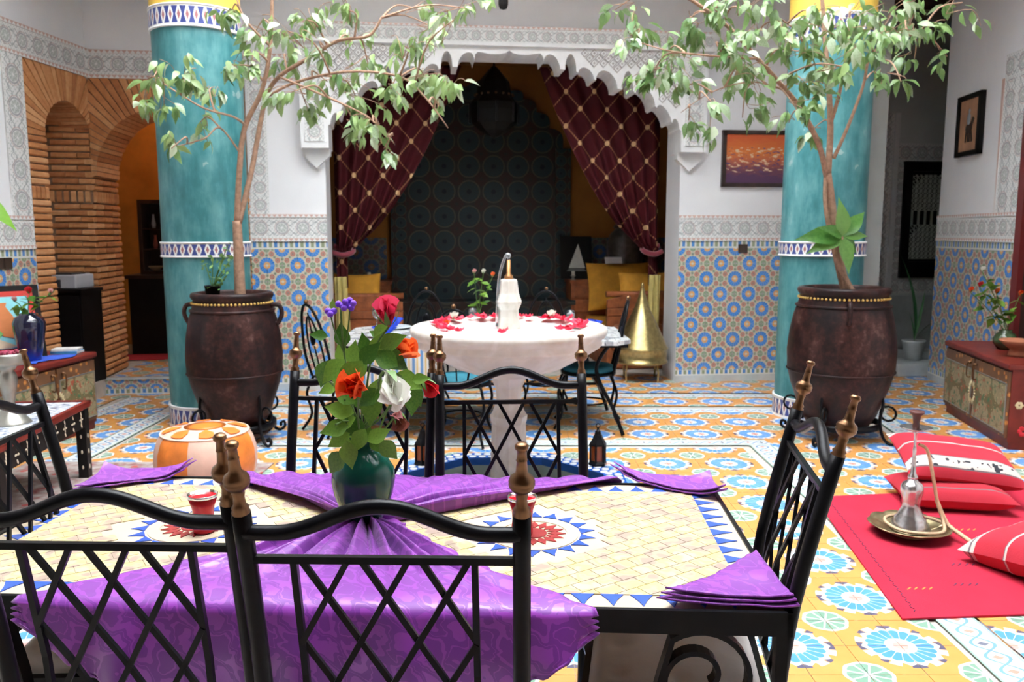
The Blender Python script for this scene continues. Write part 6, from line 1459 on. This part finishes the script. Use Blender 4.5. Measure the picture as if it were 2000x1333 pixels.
for k in range(5):
    a0, a1 = k*.2, (k+1)*.2; c0 = (1.08-.80*a0*1.1, 2.70+.72*math.sin(a0*PI/2)); c1 = (1.08-.80*a1*1.1, 2.70+.72*math.sin(a1*PI/2))
    for i in range(1, 6): t = i/6; pts.append((c0[0]+(c1[0]-c0[0])*t + .06*math.sin(PI*t), c0[1]+(c1[1]-c0[1])*t + .05*math.sin(PI*t)))
    pts.append(c1)
pts = pts + [(0, 3.52)] + [(-x, z) for x, z in pts[2:][::-1]]
mb = MB().prism(pts, -.05, .01)
for i, f in enumerate(mb.f): mb.uv[i] = tuple((mb.v[j][0], mb.v[j][2]) for j in f)
mb.build('mosaic_field', dz, ni, fix=True)
for sx in (-1, 1): strip = MB().box(sx*1.08-.10, sx*1.08+.10, -.09, 0, .62, 2.66); strip.uv = [tuple((strip.v[j][0]*2, strip.v[j][2]*2) for j in f) for f in strip.f]; strip.build('pilaster', dz, ni)
lg = MB().box(-1.14, 1.14, -.50, .0, 0, .64); lg.box(-1.17, 1.17, -.54, 0, .64, .70); lg.uv = [tuple((lg.v[j][0], lg.v[j][2]) for j in f) for f in lg.f]; lg.build('ledge', dz, ni)
def sofa(sx, label):
    """banquette along a side wall of the alcove with a carved arm towards the courtyard"""
    x_in = -.12 if sx < 0 else 2.20; x_out = AX0+.03 if sx < 0 else AX1-.03; t = thing('banquette', label, 'sofa', B((x_in+x_out)/2, 9.25, 0), BW, 'banquettes in the alcove'); hw_ = abs(x_out-x_in)/2
    MB().box(-hw_, hw_, .05, 1.25, 0, .30).build('base', wood_mid, t); MB().box(-hw_+.01, hw_-.01, .06, 1.24, .30, .50).build('mattress', yellow_f, t, bevel=.03)
    ar = MB(); s = -sx
    ar.box(-hw_, hw_, -.02, .05, 0, .62); ar.box(-hw_, hw_, -.035, .06, .62, .70); ar.prism([(-hw_, .70), (hw_, .70), (hw_, .80), (hw_*.6, .86), (-hw_, .86)] if sx < 0 else [(-hw_, .70), (hw_, .70), (hw_, .86), (-hw_*.6, .86), (-hw_, .80)], -.01, .04); ar.build('carved_arm', wood_mid, t, bevel=.006)
    MB().tube([(-hw_-.01, .02, .865), (hw_+.01, .02, .865)], .035, 10).build('arm_rail', wood_mid, t)
    ro = MB().lathe([(.07, 0), (.06, .02), (.03, .025), (.0001, .03)], 12); ro.xf(Matrix.Rotation(R(90), 4, 'X')); rm_ = ro.mesh('rosette', wood_mid)
    n = 5
    for i in range(n): inst(rm_, 'rosette', t, (-hw_+.12+i*(2*hw_-.24)/(n-1), -.02, .45)); inst(rm_, 'rosette', t, (-hw_+.12+i*(2*hw_-.24)/(n-1), -.02, .25))
sofa(-1, 'carved wooden banquette with yellow mattress on the left of the alcove'); sofa(1, 'carved wooden banquette with yellow mattress on the right of the alcove')
gq = 'yellow cushions in the alcove'
def ypil(lab, xb, yb, z, w_, d_, rot): M = MBW.to_3x3() @ Matrix.Rotation(rot[2], 3, 'Z') @ Matrix.Rotation(rot[0], 3, 'X') @ Matrix.Rotation(rot[1], 3, 'Y'); tag(inst(pillow_mesh(w_, d_, .16, yellow_f), 'cushion', None, B(xb, yb, z), M.to_euler()), lab, 'cushion', gq)
ypil('yellow cushion with a raised corner leaning on the left carved arm', -.62, 9.42, .88, .52, .46, (R(78), 0, R(8))); ypil('yellow cushion standing behind the left carved arm', -1.15, 9.9, .82, .6, .5, (R(74), 0, R(-35)))
ypil('large dark yellow cushion in the right back corner of the alcove', 2.62, 10.38, .88, .85, .62, (R(76), 0, R(4))); ypil('small yellow cushion leaning on the right carved arm', 2.70, 9.45, .93, .62, .36, (R(70), 0, R(-6))); ypil('yellow cushion between the right sofa wall and the corner', 3.12, 9.9, .85, .6, .5, (R(74), 0, R(50)))
def side_table(xb, lab):
    t = thing('side_table', lab, 'table', B(xb, 10.66, 0), BW, 'wooden side tables in the alcove'); MB().box(-.26, .26, -.18, .18, .08, .92).build('body', wood_mid, t); MB().box(-.28, .28, -.20, .20, .92, .96).build('top', wood_mid, t)
    for z in (.55, .73): d = MB().box(-.22, .22, -.20, -.175, z, z+.15).build('drawer', wood_mid, t); MB().ball((0, -.205, z+.075), .014, 8, 5).build('knob', MT['brass'], d)
    for sx in (-1, 1): MB().box(sx*.22-.02, sx*.22+.02, -.17, -.13, 0, .08).build('foot', wood_mid, t)
side_table(-.55, 'carved side table left of the mosaic panel'); side_table(2.28, 'carved side table with drawers right of the mosaic panel')
def tea_light(xb, lab):
    t = thing('candle_holder', lab, 'candle', B(xb, 10.52, .961), 0, 'small candles in the alcove'); MB().lathe([(.0001, 0), (.035, 0), (.03, .01), (.012, .03), (.03, .05), (.034, .055), (.0001, .05)], 14).build('holder', pewter, t); MB().lathe([(.022, .05), (.022, .11), (.0001, .112)], 14).build('candle', simple('candle_wax', (.75, .72, .62), .5), t)
tea_light(-.55, 'small white candle on the left side table of the alcove'); tea_light(2.05, 'small white candle on the right side table of the alcove')
pb = thing('framed_picture', 'black framed picture of a white sailing boat on the right side table', 'picture', B(2.13, 10.72, .962), BW, 'framed pictures'); ti = Matrix.Rotation(R(-8), 4, 'X'); MB().box(-.21, .21, -.01, .012, 0, .56, M=ti).build('frame', MT['black'], pb); pw = simple('chalk_white', (.55, .56, .50), .7)
MB().prism([(-.10, .14), (.12, .14), (.03, .46)], -.014, -.008, M=ti).build('painted_sail', pw, pb, fix=True); MB().prism([(-.13, .10), (.14, .10), (.10, .13), (-.10, .13)], -.014, -.008, M=ti).build('painted_hull', simple('slate_paint', (.14, .15, .15), .7), pb, fix=True)
urn = simple('dark_painted_urn', (.07, .06, .055), .3, var=.5, scale=16); uo = thing('lidded_urn', 'tall dark painted urn with a lid behind the right cushions', 'urn', B(2.78, 10.68, 0), BW); MB().lathe([(.0001, 0), (.16, 0), (.14, .9), (.16, .98), (.20, 1.10), (.245, 1.30), (.25, 1.42), (.21, 1.54), (.15, 1.60), (.14, 1.62)], 32).build('body', urn, uo); MB().lathe([(.16, 1.62), (.165, 1.64), (.12, 1.70), (.06, 1.74), (.045, 1.79), (.06, 1.83), (.02, 1.88), (.0001, 1.90)], 24).build('lid', urn, uo)
tag(MB().box(-.11, .11, -.003, .003, 0, .09, M=Matrix.Rotation(R(-30), 4, 'X')).build('card', MT['cushion'], loc=B(2.53, 10.30, 1.175), rz=BW), 'small white card propped on the large yellow cushion', 'card')
# curtains: maroon sheer with a gold lozenge grid, gathered to the jambs
def m_curtain():
    m = MatB('maroon_sheer'); u, v = m.uv(); p = u/.30 + v/.36; q = u/.30 - v/.36; lp = ((p.fr()-.5).abs()-.5).abs(); lq = ((q.fr()-.5).abs()-.5).abs()
    line = lp.min(lq).lt(.026); dash = ((p+q)*9).fr().lt(.6) ; dot = (lp*lp + lq*lq).sqrt().lt(.105)
    c = m.mix(m.noise(8, 2, 'UV'), (.045, .005, .008), (.085, .010, .014)); c = m.mix(line * dash, c, (.44, .22, .11)); c = m.mix(dot, c, (.70, .46, .24)); m.color(c).set(rough=.7, spec=.15, alpha=.94); return m.mat
cur = m_curtain()
def curtain(sx, label):
    t = thing('curtain', label, 'curtain', B(CX + sx*1.70, 8.95, 0), BW, 'maroon curtains of the alcove'); o0 = CX + sx*1.70
    zt_, zb_ = 3.30, 1.42
    def edge(z):                                                    # inner edge: distance from the jamb
        q = max(0, min(1, (z-zb_)/(zt_-zb_))); return .12 + 1.22*q**.62
    mb = MB(); k2 = 0
    def fn(u, v):
        z = zt_ + (zb_-zt_)*v; w_ = edge(z); x = w_*u; sag = .16*math.sin(PI*min(1, u))*v**2 + .30*u*v*(1-v)*.4
        y = .045*math.sin(u*38 + 2*math.sin(v*3))*(.5+.5*v) ; return (-sx*x + sx*.05, y, z - .28*(1-u)*v*v*.4 - sag*.5)
    mb.grid(fn, 60, 40)
    for i in range(len(mb.f)): mb.uv[i] = tuple((mb.v[j][0]*1.0 + o0, mb.v[j][2]) for j in mb.f[i])
    mb.build('drape', cur, t, solid=.002)
    tl_ = MB().grid(lambda u, v: (sx*(.05-.10*u) + .02*math.sin(u*20), .03*math.sin(u*17+v), 1.40-.42*v), 18, 10); tl_.uv = [tuple((tl_.v[j][0]+o0, tl_.v[j][2]) for j in f) for f in tl_.f]; tl_.build('tail', cur, t, solid=.002)
    yt = MB().grid(lambda u, v: (sx*(.07-(.12+.05*v)*u), -.05+.025*math.sin(u*15+2*v), 1.10-.85*v), 18, 12); o = yt.build('lining_tail', simple('yellow_lining', (.56, .46, .16), .8, var=.2), t, solid=.003); o['label'] = 'yellow lining hanging below the tie'
    MB().tube(smooth_path([(sx*.08, -.06, 1.36), (-sx*.02, -.10, 1.33), (-sx*.12, -.06, 1.36), (-sx*.10, .06, 1.40), (sx*.08, .06, 1.42)], 5), .028, 8).build('tie_band', simple('maroon_velvet', (.20, .012, .03), .7, sheen=.5), t)
curtain(-1, 'maroon sheer curtain with gold lozenges tied to the left jamb'); curtain(1, 'maroon sheer curtain with gold lozenges tied to the right jamb')
# hanging lantern
hl = thing('hanging_lantern', 'large dark pierced lantern hanging in the arch', 'lantern', B(.93, 9.5, 0), BW); zl = 2.62
MB().lathe([(.0001, zl), (.06, zl+.02), (.16, zl+.08), (.25, zl+.16), (.27, zl+.30), (.27, zl+.38), (.20, zl+.46), (.17, zl+.62), (.10, zl+.70), (.03, zl+.78), (.0001, zl+.80)], 8, sm=False).build('body', MT['black'], hl)
for k in range(8): a = k*PI/4; MB().bar((.275*math.cos(a), .275*math.sin(a), zl+.16), (.275*math.cos(a), .275*math.sin(a), zl+.38), .02).build('rib', MT['iron'], hl)
for k in range(16): a = k*PI/8; MB().ball((.215*math.cos(a), .215*math.sin(a), zl+.47), .014, 6, 4).build('stud', MT['brass'], hl)
MB().tube([(0, 0, zl+.78), (0, 0, 3.70)], .010, 6).build('chain', MT['iron'], hl)
# little lantern high in front of the cornice
tp_ = at(983, 12, 7.3); sl = thing('hanging_lantern', 'tiny dark lantern hanging at the top edge above the arch', 'lantern', (tp_.x, tp_.y, tp_.z)); MB().lathe([(.0001, -.03), (.03, -.02), (.04, .01), (.04, .08), (.02, .12), (.0001, .14)], 8, sm=False).build('body', MT['black'], sl); MB().tube([(0, 0, .13), (0, 0, ZC - tp_.z)], .004, 5).build('cord', MT['iron'], sl)

# ------------------------------------------------------------------ house plants at the edges
pl1 = thing('potted_plant', 'big glossy green leaf reaching in at the left picture edge', 'plant', (-3.62, 4.75, .0)); l0 = pl1.location
MB().lathe([(.0001, 0), (.12, 0), (.16, .28), (.17, .30), (.15, .30), (.0001, .26)], 24).build('pot', tcl, pl1); BLf = leaf_mesh(1, .36, m_leaf('banana_leaf', (.08, .24, .02), (.20, .42, .05), .35, .3), .2, .25, n=8)
tip = at(42, 440, 4.9); b_ = at(-60, 372, 4.8); MB().tube([tuple(p-l0) for p in smooth_path([l0+Vector((0, 0, .26)), Vector((-3.6, 4.78, 1.2)), b_], 6)], .012, 8).build('stalk', MT['stem'], pl1); inst(BLf, 'leaf', pl1, b_-l0, aim(tip-b_, .9), (tip-b_).length*1.0)
for d in ((-.3, .2, .4), (-.2, -.5, .35), (.05, -.6, .2)): inst(BLf, 'leaf', pl1, Vector((-.0, .02, 1.1)), aim(d, .2), .38)
pl2 = thing('potted_plant', 'thin arching green plant in the passage beside the right wall', 'plant', (4.52, 9.22, .145)); l0 = pl2.location; MB().lathe([(.0001, 0), (.09, 0), (.12, .2), (.13, .22), (.11, .22), (.0001, .19)], 20).build('pot', MT['grey_marble'], pl2); GL = leaf_mesh(1, .05, m_leaf('grass_leaf', (.03, .14, .05), (.10, .28, .10), .3, .4), .2, .45, n=8)
for (px, py) in ((1815, 500), (1790, 610), (1820, 560), (1795, 650), (1830, 600), (1815, 640)): e = at(px, py, 9.2); s0_ = l0 + Vector((0, 0, .2)); inst(GL, 'leaf', pl2, s0_-l0, aim(e-s0_+Vector((0, 0, .1)), rr.uniform(-.4, .4)), (e-s0_).length)
